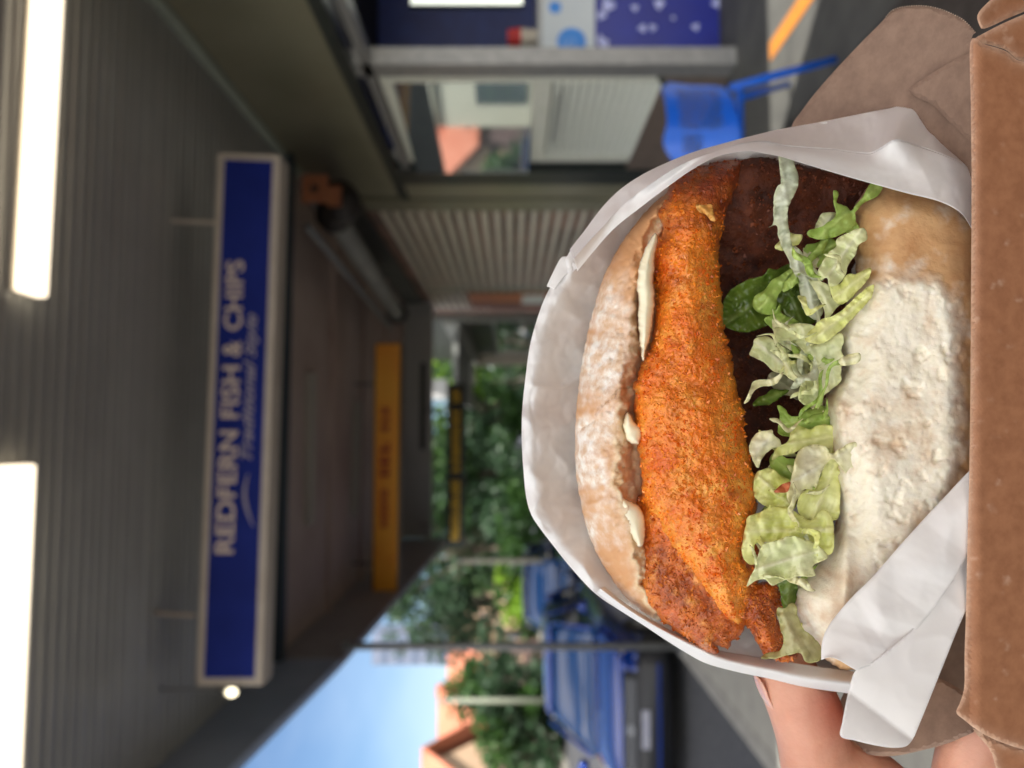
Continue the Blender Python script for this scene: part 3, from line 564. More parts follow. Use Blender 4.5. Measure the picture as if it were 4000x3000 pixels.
M_cblue = mat('blue car paint', (.002, .035, .26), (.003, .04, .3), scale=3, rough=.14, metal=.4, coat=1)
M_cnavy = mat('navy car paint', (.006, .014, .05), (.007, .016, .06), scale=3, rough=.16, metal=.2, coat=1)
car('parked_car', 'bright blue car parked at the kerb facing forward, its front just behind the awning post', (-2.98, 8.05, -.15), M_cblue, (1.0, 1.0, .93), 'cars parked along the kerb')
car('parked_car', 'dark navy car parked behind the bright blue car', (-3.0, 13.2, -.15), M_cnavy, (1, 1, 1.08), 'cars parked along the kerb')
# ------------------------------------------------------------------ houses across the road, tower, trees
M_tile = mat('terracotta tiles', (.52, .16, .09), (.62, .24, .15), scale=1.5, rough=.75); M_cream = mat('cream render', (.62, .42, .28), (.7, .5, .34), scale=1, rough=.8)
M_pb = mat('shaded purple brown wall', (.16, .1, .095), (.2, .13, .12), scale=2, rough=.85)  # shade on the house walls is put into this dark tone
def house(label, x, y, wdt, dep, ze, zr):
    t = thing('tiled_house', label, 'house', (x, y, 0), 'tiled houses across the road')
    x1 = x - dep; y0, y1 = y - wdt / 2, y + wdt / 2; ym = y
    MB().box(x1, x, y0, y1, 0, ze).build('wall', M_pb, t)
    part('front_gable', [(x + .02, y0 + .3, ze - .5), (x + .02, y1 - .3, ze - .5), (x + .02, ym, zr - .25), (x - .2, y0 + .3, ze - .5), (x - .2, y1 - .3, ze - .5), (x - .2, ym, zr - .25)], [(0, 1, 2), (5, 4, 3), (0, 2, 5, 3), (2, 1, 4, 5), (0, 3, 4, 1)], M_cream, t)
    r = MB()
    for s_, ye in ((-1, y0 - .3), (1, y1 + .3)): r.hexa([(x + .5, ye, ze - .15), (x + .5, ym, zr), (x + .5, ym, zr + .14), (x + .5, ye, ze)], [(x1 - .4, ye, ze - .15), (x1 - .4, ym, zr), (x1 - .4, ym, zr + .14), (x1 - .4, ye, ze)])
    rf = r.build('roof', M_tile, t); MB().box(x - 2.6, x - 2.0, ym - .9, ym - .4, zr - 1, zr + .7).build('chimney', M_tile, rf)
    for a in (-.27, .22):
        wn = MB().box(x + .0, x + .08, ym + a * wdt - .5, ym + a * wdt + .5, 1.0, 2.2).build('window', M_cream, t); MB().box(x + .081, x + .09, ym + a * wdt - .4, ym + a * wdt + .4, 1.1, 2.1).build('pane', M_glass, wn)
    MB().box(x + .0, x + .07, ym - .45, ym + .35, 0, 2.1).build('door', mat('dark door', (.05, .03, .03), rough=.6), t)
house('terracotta tiled house with cream gable, nearest of the row across the road', -12.2, 29.7, 5.4, 9, 3.1, 4.9)
house('terracotta tiled house with cream gable, second of the row across the road', -12.4, 37, 7, 9, 2.9, 5.0)
house('terracotta tiled house with cream gable, third and farthest of the row across the road', -12.4, 46, 8, 9, 3.0, 5.3)
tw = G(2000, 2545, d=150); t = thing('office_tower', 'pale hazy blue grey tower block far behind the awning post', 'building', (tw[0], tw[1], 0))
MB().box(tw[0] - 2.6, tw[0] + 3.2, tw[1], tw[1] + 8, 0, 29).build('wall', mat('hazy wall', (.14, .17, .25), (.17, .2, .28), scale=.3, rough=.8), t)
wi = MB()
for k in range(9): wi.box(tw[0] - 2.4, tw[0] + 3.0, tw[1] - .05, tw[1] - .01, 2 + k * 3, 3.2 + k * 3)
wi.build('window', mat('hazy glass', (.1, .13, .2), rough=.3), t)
hb = G(2000, 2400, d=60); t = thing('cream_building', 'low cream building with pale parapet between the tree and the post', 'building', (hb[0], hb[1], 0))
MB().box(hb[0] - 1.2, hb[0] + 1.0, hb[1], hb[1] + 8, 0, 6.6).build('wall', M_cream, t); MB().box(hb[0] - 1.3, hb[0] + 1.1, hb[1] - .1, hb[1] + 8.1, 6.6, 7.2).build('parapet', mat('parapet white', (.6, .62, .6), rough=.7), t)
for k in range(3): MB().box(hb[0] - .7 + k * .6, hb[0] - .4 + k * .6, hb[1] - .03, hb[1] - .004, 3, 4.4).build('window', M_glass, t)
# opposite shops (seen mostly as reflections in the window)
t = thing('terrace_building', 'pale cream terrace on the far side of the road mirrored in the shop window', 'building', (-12.4, 19, 0))
MB().box(-22, -12.4, 12, 26.4, 0, 4.6).build('wall', mat('terrace cream', (.62, .58, .45), (.7, .66, .52), scale=.4, rough=.8), t); MB().box(-22.1, -12.2, 11.9, 26.5, 4.6, 4.8).build('parapet', MATS['terrace cream'], t)
for i in range(5):
    for z in (1.1,): MB().box(-12.39, -12.33, 13 + i * 2.7, 14.2 + i * 2.7, z, z + 1.9).build('window', M_glass, t)

def tree(name, label, x, y, h, r, n, cols, group, trunk=.16, low=.35, leafs=.2, zc=None):
    t = thing(name, label, 'tree' if name == 'street_tree' else 'bush', (x, y, 0), group); rr = random.Random(int(x * 91 + y * 7)); m = MB(); zc = zc or h * .66
    m.tube([(x, y, 0), (x + .1, y, h * .3), (x - .05, y, h * .6)], [trunk, trunk * .8, trunk * .4], 10)
    cl = []
    for k in range(26):
        a = rr.uniform(0, 6.28); u = rr.uniform(-1, 1); q = rr.uniform(.45, 1) ** .6; s_ = math.sqrt(1 - u * u)
        c = np.array([x + r * q * s_ * math.cos(a), y + r * q * s_ * math.sin(a), zc + (h - zc) * q * u * (1 if u > 0 else 1.1)]); cl.append((c, rr.uniform(.25, .5) * r))
    for c, _ in cl[:9]: m.tube([(x, y, h * .35), (np.array([x, y, h * .4]) + c) / 2 + [0, 0, .2], c], [trunk * .45, trunk * .25, .02], 6)
    m.build('trunk', mat('bark', (.1, .08, .06), (.15, .12, .09), scale=9, rough=.9), t)
    rg = np.random.default_rng(int(abs(x) * 31 + y)); per = n // len(cl)
    for ci, mc in enumerate(cols):
        V = []; F = []
        for (c, cr_) in cl[ci::len(cols)]:
            pts = rg.normal(size=(per, 3)); pts /= np.linalg.norm(pts, axis=1)[:, None]; pts = c + pts * (cr_ * rg.uniform(.3, 1, (per, 1)) ** .5) * [1, 1, .75]
            a = rg.normal(size=(per, 3)); a /= np.linalg.norm(a, axis=1)[:, None]; b = np.cross(a, rg.normal(size=(per, 3))); b /= np.linalg.norm(b, axis=1)[:, None]; s_ = leafs * rg.uniform(.5, 1, (per, 1))
            q = np.stack([pts - a * s_, pts - b * s_ * .5, pts + a * s_, pts + b * s_ * .5], 1).reshape(-1, 3); k = len(V) * 1
            base = sum(len(v_) for v_ in V); V.append(q); F += [(base + 4 * i, base + 4 * i + 1, base + 4 * i + 2, base + 4 * i + 3) for i in range(per)]
        part('crown', np.vstack(V), F, mc, t)
    return t
M_l1 = mat('leaf dark', (.03, .065, .035), (.045, .1, .042), scale=3, rough=.5, transl=.2); M_l2 = mat('leaf mid', (.025, .075, .015), (.05, .12, .02), scale=3, rough=.5, transl=.3); M_l3 = mat('leaf bright', (.16, .32, .02), (.26, .42, .03), scale=3, rough=.5, transl=.45)
GT = 'trees at the end of the street'
tree('street_tree', 'broad green tree between the shop row and the yellow lettered sign', 1.2, 33, 7.5, 3.0, 5200, [M_l1, M_l2, M_l3], GT)
tree('street_tree', 'tall dark green tree behind the middle of the yellow lettered sign', -1.8, 35, 8.2, 3.1, 5200, [M_l1, M_l2, M_l1], GT)
tree('street_tree', 'green tree left of the yellow lettered sign, behind the beige pole', -4.9, 33, 7.6, 2.9, 4600, [M_l1, M_l1, M_l2], GT)
tree('street_tree', 'dark tree above the navy car with sky showing through its top', -7.6, 36, 7.2, 2.6, 2600, [M_l1, M_l1], GT)
tree('street_tree', 'rounded dark green tree in front of the tiled houses', -8.9, 27.5, 3.6, 1.9, 3400, [M_l1, M_l1, M_l2], GT, zc=1.9)
for i, (tx, ty, th_, lb) in enumerate([(4.5, 44, 9, 'large dark tree behind the corner shop at the street end'), (.2, 46, 9.5, 'large dark tree in the back row right of the yellow lettered sign'), (-4.2, 47, 9, 'large dark tree in the back row behind the black sign'), (-9.5, 50, 9, 'large dark tree in the back row above the navy car')]):
    tree('street_tree', lb, tx, ty, th_, 4.2, 5200 if i < 3 else 3000, [M_l1, M_l1, M_l2], GT, leafs=.34, zc=3.6)
GB = 'bushes below the trees'
for i, (bx_, by_, br_, lb) in enumerate([(2.2, 31, 1.5, 'bright low bush beside the corner shop'), (-.6, 31.5, 1.6, 'leafy bush under the yellow lettered sign'), (-3.4, 31, 1.6, 'leafy bush left of the yellow lettered sign'), (-6.2, 31, 1.5, 'yellow green bush beside the awning post and navy car'), (-10.2, 27, 1.5, 'dark bush at the foot of the tiled houses')]):
    tree('garden_bush', lb, bx_, by_, 2.6 if i else 3, br_, 1900, [M_l2, M_l1] if i != 3 else [M_l3, M_l2], GB, trunk=.06, zc=1.3)

# ------------------------------------------------------------------ chair by the shop
M_ch = mat('blue chair plastic', (.003, .13, .75), (.003, .15, .8), scale=5, rough=.3)
ch = thing('blue_chair', 'bright blue plastic chair with a perforated back standing by the shop window', 'chair', (float(G(2700, 470, d=3.85)[0]), float(G(2700, 470, d=3.85)[1]), 0))
dch = 3.75
bo = [(2590, 325), (2700, 332), (2820, 340), (2862, 390), (2885, 470), (2890, 560), (2870, 640), (2800, 690), (2680, 670), (2625, 625), (2592, 560), (2605, 480), (2598, 400)]
v, f_, ed, o_ = fill(bo, 7); holes = []
for i in range(12):
    for j in range(13): holes.append((2645 + i * 14 + (7 if j % 2 else 0) + j * 1.5, 355 + j * 12))
for i in range(6):
    for j in range(6): holes.append((2670 + i * 13 + (6 if j % 2 else 0), 530 + j * 13))
hv = np.array(holes); cen = np.array([(v[a] + v[b] + v[c]) / 3 for a, b, c in f_]); dm = np.array([np.min(np.hypot(*(hv - c_).T)) for c_ in cen]); keep = [f_[i] for i in range(len(f_)) if dm[i] > 5.0]
dd = dch + .06 * ((v[:, 1] - 490) / 150) ** 2 + .04 * ((2740 - v[:, 0]) / 150)
vf = PA(v, dd); vb = PA(v, dd + .012); nn = len(v); F = list(keep) + [(a + nn, c + nn, b + nn) for a, b, c in keep] + [(j, i, i + nn, j + nn) for i, j in bnd_idx(keep)]
part('backrest', np.vstack([vf, vb]), F, M_ch, ch, smooth=False)
so_ = [P(2880, 345, dch + .02), P(2885, 640, dch + .02), P(2860, 660, dch + .5), P(2860, 380, dch + .5)]
MB().hexa([p + [0, 0, 0] for p in so_], [p - [0, 0, .03] for p in so_]).build('seat', M_ch, ch, bevel=.01)
def leg(a, b, r): MB().tube([a, (np.array(a) + np.array(b)) / 2 + [0, 0, .01], b], [r, r, r * .9], 10).build('leg', M_ch, ch, smooth=True)
e1 = G(3262, 233, Z=.015); leg(P(2850, 345, dch + .05), e1, .02)
leg(P(2890, 600, dch + .05), G(3240, 560, Z=.015), .02); leg(P(2870, 390, dch + .45), G(3110, 300, Z=.015) if False else G(3080, 330, Z=.015), .018); leg(P(2870, 620, dch + .45), G(3080, 640, Z=.015), .018)
MB().tube([P(2575, 300, dch), P(2600, 330, dch)], .015, 8).build('top_bracket', M_dk, ch)

# ================================================================== FOREGROUND: the sandwich in its box
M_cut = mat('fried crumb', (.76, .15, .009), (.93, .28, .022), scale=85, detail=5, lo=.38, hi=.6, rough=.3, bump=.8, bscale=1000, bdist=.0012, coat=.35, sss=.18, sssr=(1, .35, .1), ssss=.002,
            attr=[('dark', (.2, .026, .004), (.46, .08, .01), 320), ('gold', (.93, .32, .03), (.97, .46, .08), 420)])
M_cutd = mat('dark shaded fried crumb', (.085, .016, .004), (.17, .038, .01), scale=160, detail=5, rough=.7, bump=.5, bscale=800, bdist=.0009, attr=[('dark', (.04, .008, .003), (.08, .017, .005), 320)])  # dark brown crumb, darkened further for the shade inside the roll
M_crust = mat('bread crust', (.6, .3, .13), (.7, .4, .2), scale=45, rough=.55, bump=.12, bscale=350, bdist=.0006, sss=.12, ssss=.002,
              attr=[('flour', (.68, .48, .32), (.88, .84, .78), 260), ('torn', (.66, .42, .22), (.78, .62, .42), 260)])
M_crumb = mat('bread crumb', (.7, .54, .38), (.88, .83, .7), scale=85, detail=8, lo=.36, hi=.55, rough=.75, bump=.3, bscale=600, bdist=.0008, sss=.35, sssr=(1, .8, .5), ssss=.003,
              attr=[('pale', (.84, .78, .62), (.9, .87, .76), 200), ('crust', (.56, .3, .13), (.68, .42, .21), 90), ('flour', (.74, .56, .38), (.86, .8, .7), 240)])
M_paper = mat('white greaseproof paper', (.94, .935, .93), (.92, .915, .92), scale=60, rough=.55, transl=.27, bump=.12, bscale=200, bdist=.0006)
M_kraft = mat('kraft cardboard', (.29, .12, .054), (.37, .162, .077), scale=260, detail=6, rough=.8, bump=.1, bscale=1400, bdist=.0002, attr=[('edge_pale', (.62, .42, .3), (.5, .3, .2), 500)])
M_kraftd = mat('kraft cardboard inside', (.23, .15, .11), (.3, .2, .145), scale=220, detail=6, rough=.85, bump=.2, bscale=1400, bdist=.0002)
M_edge = mat('corrugated edge', (.2, .14, .1), (.4, .3, .23), scale=900, rough=.9)
M_mayo = mat('mayonnaise', (.88, .82, .6), rough=.14, sss=.3, sssr=(1, .9, .6), ssss=.003, coat=.3)
sand = thing('crumbed_fish_burger', 'burger of floury white roll, golden crumbed fillets, shredded lettuce and mayonnaise in white paper', 'burger', P(3400, 1500, .25))
def px_mask(v, poly_pts, soft=20):
    """1 inside the outline, soft edge"""
    o = resample(poly_pts, 12); c = np.zeros(len(v), bool); a = o; b = np.roll(o, -1, 0)
    for i in range(len(a)):
        cond = (a[i, 1] > v[:, 1]) != (b[i, 1] > v[:, 1]); xx = (b[i, 0] - a[i, 0]) * (v[:, 1] - a[i, 1]) / (b[i, 1] - a[i, 1] + 1e-12) + a[i, 0]; c ^= cond & (v[:, 0] < xx)
    d = edge_dist(v, o); d = np.where(c, d, -d) + 34 * fbm(np.c_[v / 55, np.zeros(len(v))], 4); return np.clip(.5 + d / soft, 0, 1)
def crumbs(obj_v, name): pass

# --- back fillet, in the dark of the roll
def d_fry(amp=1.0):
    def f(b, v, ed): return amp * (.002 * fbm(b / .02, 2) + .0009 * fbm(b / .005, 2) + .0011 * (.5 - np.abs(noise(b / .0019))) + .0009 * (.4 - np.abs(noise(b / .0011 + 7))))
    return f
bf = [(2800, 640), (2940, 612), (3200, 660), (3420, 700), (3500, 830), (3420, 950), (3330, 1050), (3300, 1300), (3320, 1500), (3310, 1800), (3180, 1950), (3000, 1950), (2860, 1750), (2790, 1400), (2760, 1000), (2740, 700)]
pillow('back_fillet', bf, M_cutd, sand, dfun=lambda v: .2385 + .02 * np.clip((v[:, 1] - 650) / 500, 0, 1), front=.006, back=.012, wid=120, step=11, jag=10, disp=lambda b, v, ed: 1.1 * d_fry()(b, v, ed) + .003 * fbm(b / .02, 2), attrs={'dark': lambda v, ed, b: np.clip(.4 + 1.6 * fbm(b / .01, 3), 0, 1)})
# --- top half of the roll
tb_o = [(2700, 640), (2640, 720), (2520, 830), (2415, 970), (2345, 1120), (2300, 1280), (2275, 1400), (2262, 1500), (2250, 1620), (2246, 1750), (2252, 1870), (2275, 1990), (2290, 2060), (2330, 2160), (2390, 2260), (2450, 2340), (2540, 2415), (2640, 2470), (2720, 2380), (2680, 2150), (2620, 1900), (2600, 1600), (2620, 1300), (2650, 1000), (2720, 760)]
def d_bun(b, v, ed):
    cr_ = np.clip(1 - np.abs(fbm(b / .017 + 3, 2)) / .035, 0, 1) * np.clip(fbm(b / .03 + 9, 2) * 4, 0, 1)
    return .0026 * fbm(b / .02, 3) + .0008 * fbm(b / .004, 3) + .0003 * fbm(b / .0013, 2) - .0016 * cr_
inner = np.array(resample([(2640, 730), (2585, 800), (2545, 870), (2500, 960), (2490, 1060), (2480, 1150), (2478, 1260), (2470, 1360), (2440, 1460), (2425, 1540), (2432, 1640), (2440, 1700), (2424, 1760), (2420, 1850), (2435, 1920), (2455, 2000), (2480, 2100), (2500, 2200), (2520, 2300), (2560, 2400)], 20, False))
def side(v):      # signed: + towards the filling
    y = v[:, 1]; xi = np.interp(y, inner[:, 1], inner[:, 0]); return v[:, 0] - xi
def tb_front(b, v, ed):
    s_ = side(v) + 38 * fbm(np.c_[v / 55, np.zeros(len(v))], 4) + 8 * noise(np.c_[v / 12, np.zeros(len(v))]); lipd = np.clip(-s_ / 10, 0, 1)
    return d_bun(b, v, ed) - .009 * (1 - lipd) * np.clip((s_ + 10) / 60, .12, 1) - .0012 * np.clip(fbm(np.c_[v / 30, np.ones(len(v))], 4), 0, 1) * (s_ > -70)
pillow('top_bun', tb_o, M_crust, sand, d=.236, front=.021, back=.04, wid=240, step=7, jag=5, disp=tb_front,
       attrs={'flour': lambda v, ed, b: np.clip((.42 + 1.5 * fbm(b / .016, 4) + .35 * noise(b / .0016)) * np.clip((2520 - v[:, 0]) / 160, 0, 1) * np.clip((v[:, 1] - 930) / 250, .08, 1) * 1.5, 0, 1),
              'torn': lambda v, ed, b: np.clip((side(v) + 38 * fbm(np.c_[v / 55, np.zeros(len(v))], 4) + np.clip((v[:, 1] - 1400) / 300, 0, 1) * 45) / 26, 0, 1)})
# --- mayonnaise between roll and fillet
def blobx(name, o, m, par, d, fr, wid, **k): return pillow(name, o, m, par, d=d, front=fr, back=.004, wid=wid, step=4, jag=7, disp=lambda b, v, ed: .0007 * fbm(b / .008, 2), **k)
blobx('mayonnaise', c1([(650, 595), (620, 640), (595, 690), (575, 760), (568, 830), (575, 900), (572, 980), (578, 1060), (590, 1160), (604, 1170), (616, 1110), (632, 1050), (645, 960), (650, 880), (645, 800), (650, 700), (665, 620)]), M_mayo, sand, .2175, .0035, 35)
blobx('mayonnaise', c2_([(500, 120), (480, 170), (490, 230), (520, 260), (555, 250), (560, 200), (530, 160)]), M_mayo, sand, .2175, .003, 30)
blobx('mayonnaise', c2_([(480, 500), (470, 560), (500, 640), (540, 700), (570, 690), (575, 600), (560, 540), (520, 510)]), M_mayo, sand, .2185, .003, 40)
# --- fillets
f2 = [(2493, 1940), (2492, 2050), (2500, 2150), (2500, 2290), (2535, 2360), (2579, 2415), (2640, 2465), (2700, 2510), (2760, 2545), (2798, 2560), (2806, 2535), (2806, 2522), (2850, 2528), (2862, 2505), (2885, 2490), (2905, 2462), (2918, 2420), (2960, 2300), (2960, 2050), (2800, 1950), (2600, 1880)]
pillow('lower_fillet', f2, M_cut, sand, d=.226, front=.008, back=.012, wid=140, step=7, jag=9, disp=d_fry(1.1), attrs={'dark': lambda v, ed, b: np.clip(.62 + 1.2 * fbm(b / .008, 4), 0, .85), 'gold': lambda v, ed, b: np.clip(1.4 * fbm(b / .005, 3) - .1, 0, 1)})
f3 = C_([(900, 500), (1050, 640), (1250, 640), (1290, 720), (1310, 880), (1270, 940), (1300, 1080), (1330, 1180), (1325, 1290), (1460, 1320), (1400, 1385), (1250, 1370), (1150, 1320), (1080, 1200), (1010, 1080), (930, 980), (850, 800)])
pillow('small_fillet', f3, M_cut, sand, d=.227, front=.007, back=.01, wid=110, step=7, jag=9, disp=d_fry(1.0), attrs={'dark': lambda v, ed, b: np.clip(.75 + 1.2 * fbm(b / .008, 4), 0, .95), 'gold': lambda v, ed, b: np.clip(1.2 * fbm(b / .005, 3) - .2, 0, 1)})
f1 = [(2790, 632), (2710, 650), (2630, 690), (2600, 770), (2565, 830), (2590, 890), (2560, 960), (2552, 1053), (2560, 1173), (2545, 1330), (2505, 1422), (2480, 1500), (2477, 1572), (2480, 1663), (2486, 1730), (2500, 1800), (2506, 1907), (2520, 1985), (2560, 2040), (2590, 2100), (2640, 2180), (2690, 2250), (2740, 2320), (2790, 2400), (2850, 2445), (2900, 2440), (2925, 2350), (2938, 2240), (2905, 2160), (2931, 2070), (2955, 1985), (2955, 1900), (2935, 1800), (2912, 1700), (2905, 1600), (2872, 1500), (2860, 1400), (2830, 1300), (2825, 1220), (2816, 1110), (2808, 1000), (2820, 900), (2850, 800), (2885, 710), (2890, 625)]
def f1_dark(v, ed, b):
    top = np.clip((980 - v[:, 1]) / 330, 0, 1); right = np.clip((v[:, 0] - 2740) / 100, 0, 1) * np.clip((1200 - v[:, 1]) / 400, 0, 1)  # shadow painted into the colour at the top and right of the fillet
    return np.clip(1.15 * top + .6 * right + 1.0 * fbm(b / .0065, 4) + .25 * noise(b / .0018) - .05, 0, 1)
def f1_d(v):
    c = np.interp(v[:, 1], [600, 900, 1400, 1900, 2440], [.240, .228, .224, .222, .226]); return c
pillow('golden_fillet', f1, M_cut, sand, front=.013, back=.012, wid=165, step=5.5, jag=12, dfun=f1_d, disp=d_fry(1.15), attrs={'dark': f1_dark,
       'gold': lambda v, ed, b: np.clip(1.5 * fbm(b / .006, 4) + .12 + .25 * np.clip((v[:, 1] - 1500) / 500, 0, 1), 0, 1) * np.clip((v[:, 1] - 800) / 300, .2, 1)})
# loose crumbs stuck on the fillets
def scatter_crumbs(name, fil, cnt, size, m, rgn, seed):
    ob = bpy.data.objects[fil]; me = ob.data; co = np.empty(len(me.vertices) * 3); me.vertices.foreach_get('co', co); co = co.reshape(-1, 3) + WLOC[fil]; no = np.empty(len(me.vertices) * 3); me.vertices.foreach_get('normal', no); no = no.reshape(-1, 3)
    rg = np.random.default_rng(seed); fr = np.where((no @ FW) < -.05)[0]; idx = rg.choice(fr, cnt); V = []; F = []
    base = np.array([(0, 0, 1), (0, 0, -.6), (1, 0, 0), (-.5, .87, 0), (-.5, -.87, 0)]); fc = [(0, 2, 3), (0, 3, 4), (0, 4, 2), (1, 3, 2), (1, 4, 3), (1, 2, 4)]
    for k, i in enumerate(idx):
        q, _ = np.linalg.qr(rg.normal(size=(3, 3))); s_ = size * (.25 + .95 * rg.uniform(0, 1) ** 2.5); V.append(co[i] + no[i] * s_ * .08 + (base * rg.uniform(.5, 1, (5, 3)) * [1, 1, .7] * s_) @ q); F += [tuple(5 * k + a for a in t_) for t_ in fc]
    at_ = me.attributes.get('dark'); dk = np.empty(len(me.vertices), np.float32); at_.data.foreach_get('value', dk)
    o = part(name, np.vstack(V), F, m, ob, kind='stuff', attrs={'dark': np.repeat(dk[idx], 5)}); return o
M_cr1 = mat('loose crumb', (.74, .14, .009), (.96, .32, .035), scale=120, lo=.4, hi=.6, rough=.22, sss=.1, ssss=.001, attr=[('dark', (.2, .03, .005), (.42, .09, .012), 200)])
M_cr2 = mat('dark loose crumb', (.4, .08, .01), (.66, .2, .03), scale=260, lo=.4, hi=.6, rough=.35)
scatter_crumbs('crumb_coating', 'golden_fillet', 4200, .001, M_cr1, None, 1)
scatter_crumbs('crumb_coating', 'lower_fillet', 1600, .001, M_cr2, None, 2)
scatter_crumbs('crumb_coating', 'small_fillet', 700, .001, M_cr2, None, 3)
scatter_crumbs('crumb_coating', 'back_fillet', 2600, .0011, mat('back fillet crumb', (.12, .022, .006), (.26, .06, .014), scale=200, rough=.45), None, 4)  # crumbs share the back fillet's dark brown and painted shade
leaf('flake', c1([(835, 465), (870, 468), (905, 465), (915, 500), (925, 540), (900, 535), (880, 510), (850, 500)]), mat('crumb flake', (.6, .28, .06), (.75, .4, .1), scale=300, rough=.5), sand, d=.2165, thick=.0007, step=6, jag=4)

# --- bottom half of the roll
crust_part = c1([(1540, 480), (1600, 440), (1700, 370), (1900, 380), (2070, 470), (2090, 700), (2085, 1100), (2090, 1600), (2040, 1600), (2045, 1300), (2030, 1050), (2010, 900), (1950, 830), (1870, 800), (1800, 785), (1700, 800), (1620, 840), (1560, 780), (1550, 600)])
bb_o = [(3392, 730), (3330, 830), (3335, 950), (3345, 1060), (3330, 1120), (3289, 1242), (3265, 1328), (3289, 1440), (3215, 1568), (3222, 1650), (3248, 1862), (3262, 2040), (3176, 2200), (3105, 2290), (3095, 2350), (3115, 2420), (3160, 2500), (3230, 2580), (3340, 2620), (3560, 2560), (3780, 2380), (3930, 2150), (3950, 1500), (3930, 900), (3850, 780), (3690, 700), (3500, 680)]
def bb_d(v): return .233 + .000012 * np.clip(3300 - v[:, 0], 0, 400) * .5 + np.clip((1100 - v[:, 1]) / 400, 0, 1) * .006
crumb_out = [(3360, 1120), (3440, 1090), (3546, 1079), (3675, 1113), (3727, 1180), (3740, 1345), (3752, 1550), (3748, 1760), (3700, 1950), (3600, 2150), (3480, 2330), (3300, 2480), (3060, 2500), (3060, 2200), (3200, 2000), (3150, 1600), (3240, 1440), (3200, 1300)]
def bb_disp(b, v, ed):
    c = px_mask(v, crumb_out, 75); lower = np.clip((v[:, 1] - 1950) / 250, 0, 1) * (v[:, 0] < 3420)
    rough_ = .0008 * fbm(b / .012, 3) + .0004 * fbm(b / .003, 4) - .0013 * np.clip(noise(b / .0022) - .28, 0, 1) - .001 * np.clip(noise(b / .0013 + 4) - .3, 0, 1)
    holes_ = -.0022 * np.clip(-fbm(b / .006 + 5, 3) - .18, 0, 1) * 2
    rim_ = .0007 * np.exp(-((v[:, 0] - 3700) / 50) ** 2) * (v[:, 1] > 1100) + .003 * np.exp(-((v[:, 0] - np.interp(v[:, 1], [1240, 1330, 1440, 1570, 1860, 2040], [3330, 3310, 3330, 3270, 3290, 3300])) / 34) ** 2)
    return .0016 * fbm(b / .025, 2) + c * ((1 - .75 * lower) * (rough_ + holes_) + rim_ + .0006) - (1 - c) * (.0008 + .0012 * np.abs(fbm(b / .016, 2)))
pillow('bottom_bun', bb_o, M_crumb, sand, front=.024, back=.045, wid=180, step=6.5, jag=8, dfun=bb_d, disp=bb_disp, attrs={'crust': lambda v, ed, b: 1 - px_mask(v, crumb_out, 70), 'flour': lambda v, ed, b: np.clip(1.7 * fbm(b / .009, 4) + .25 * noise(b / .0015) - .08, 0, .8) * (1 - px_mask(v, crumb_out, 30)),
       'pale': lambda v, ed, b: np.clip(.1 + 1.6 * fbm(b / .010, 4) + .8 * np.exp(-((v[:, 0] - 3700) / 70) ** 2) + .6 * np.exp(-((v[:, 1] - 1230) / 140) ** 2), 0, 1) * px_mask(v, crumb_out, 30)})

# --- lettuce
def lmat(nm, a, b, rim, tr=.26): return mat('lettuce ' + nm, a, b, scale=60, detail=3, rough=.22, transl=tr, bump=.06, bscale=500, bdist=.0008, coat=.25, attr=[('rib', tuple(min(1, x * 1.12 + .08) for x in b), b, 220), ('rim', rim, rim, 50)])
LG = lmat('green', (.26, .45, .06), (.56, .72, .2), (.46, .64, .14)); LD = lmat('dark green', (.08, .15, .015), (.19, .28, .035), (.13, .22, .03)); LY = lmat('yellow', (.76, .82, .2), (.92, .94, .5), (.9, .92, .36)); LP = lmat('pale', (.7, .78, .36), (.9, .92, .64), (.88, .9, .5)); LW = lmat('white rib', (.62, .68, .52), (.76, .8, .68), (.68, .72, .46)); LC = lmat('cream', (.9, .86, .58), (.92, .9, .72), (.86, .84, .45)); LB = lmat('bruised', (.26, .23, .17), (.4, .4, .25), (.34, .32, .18))
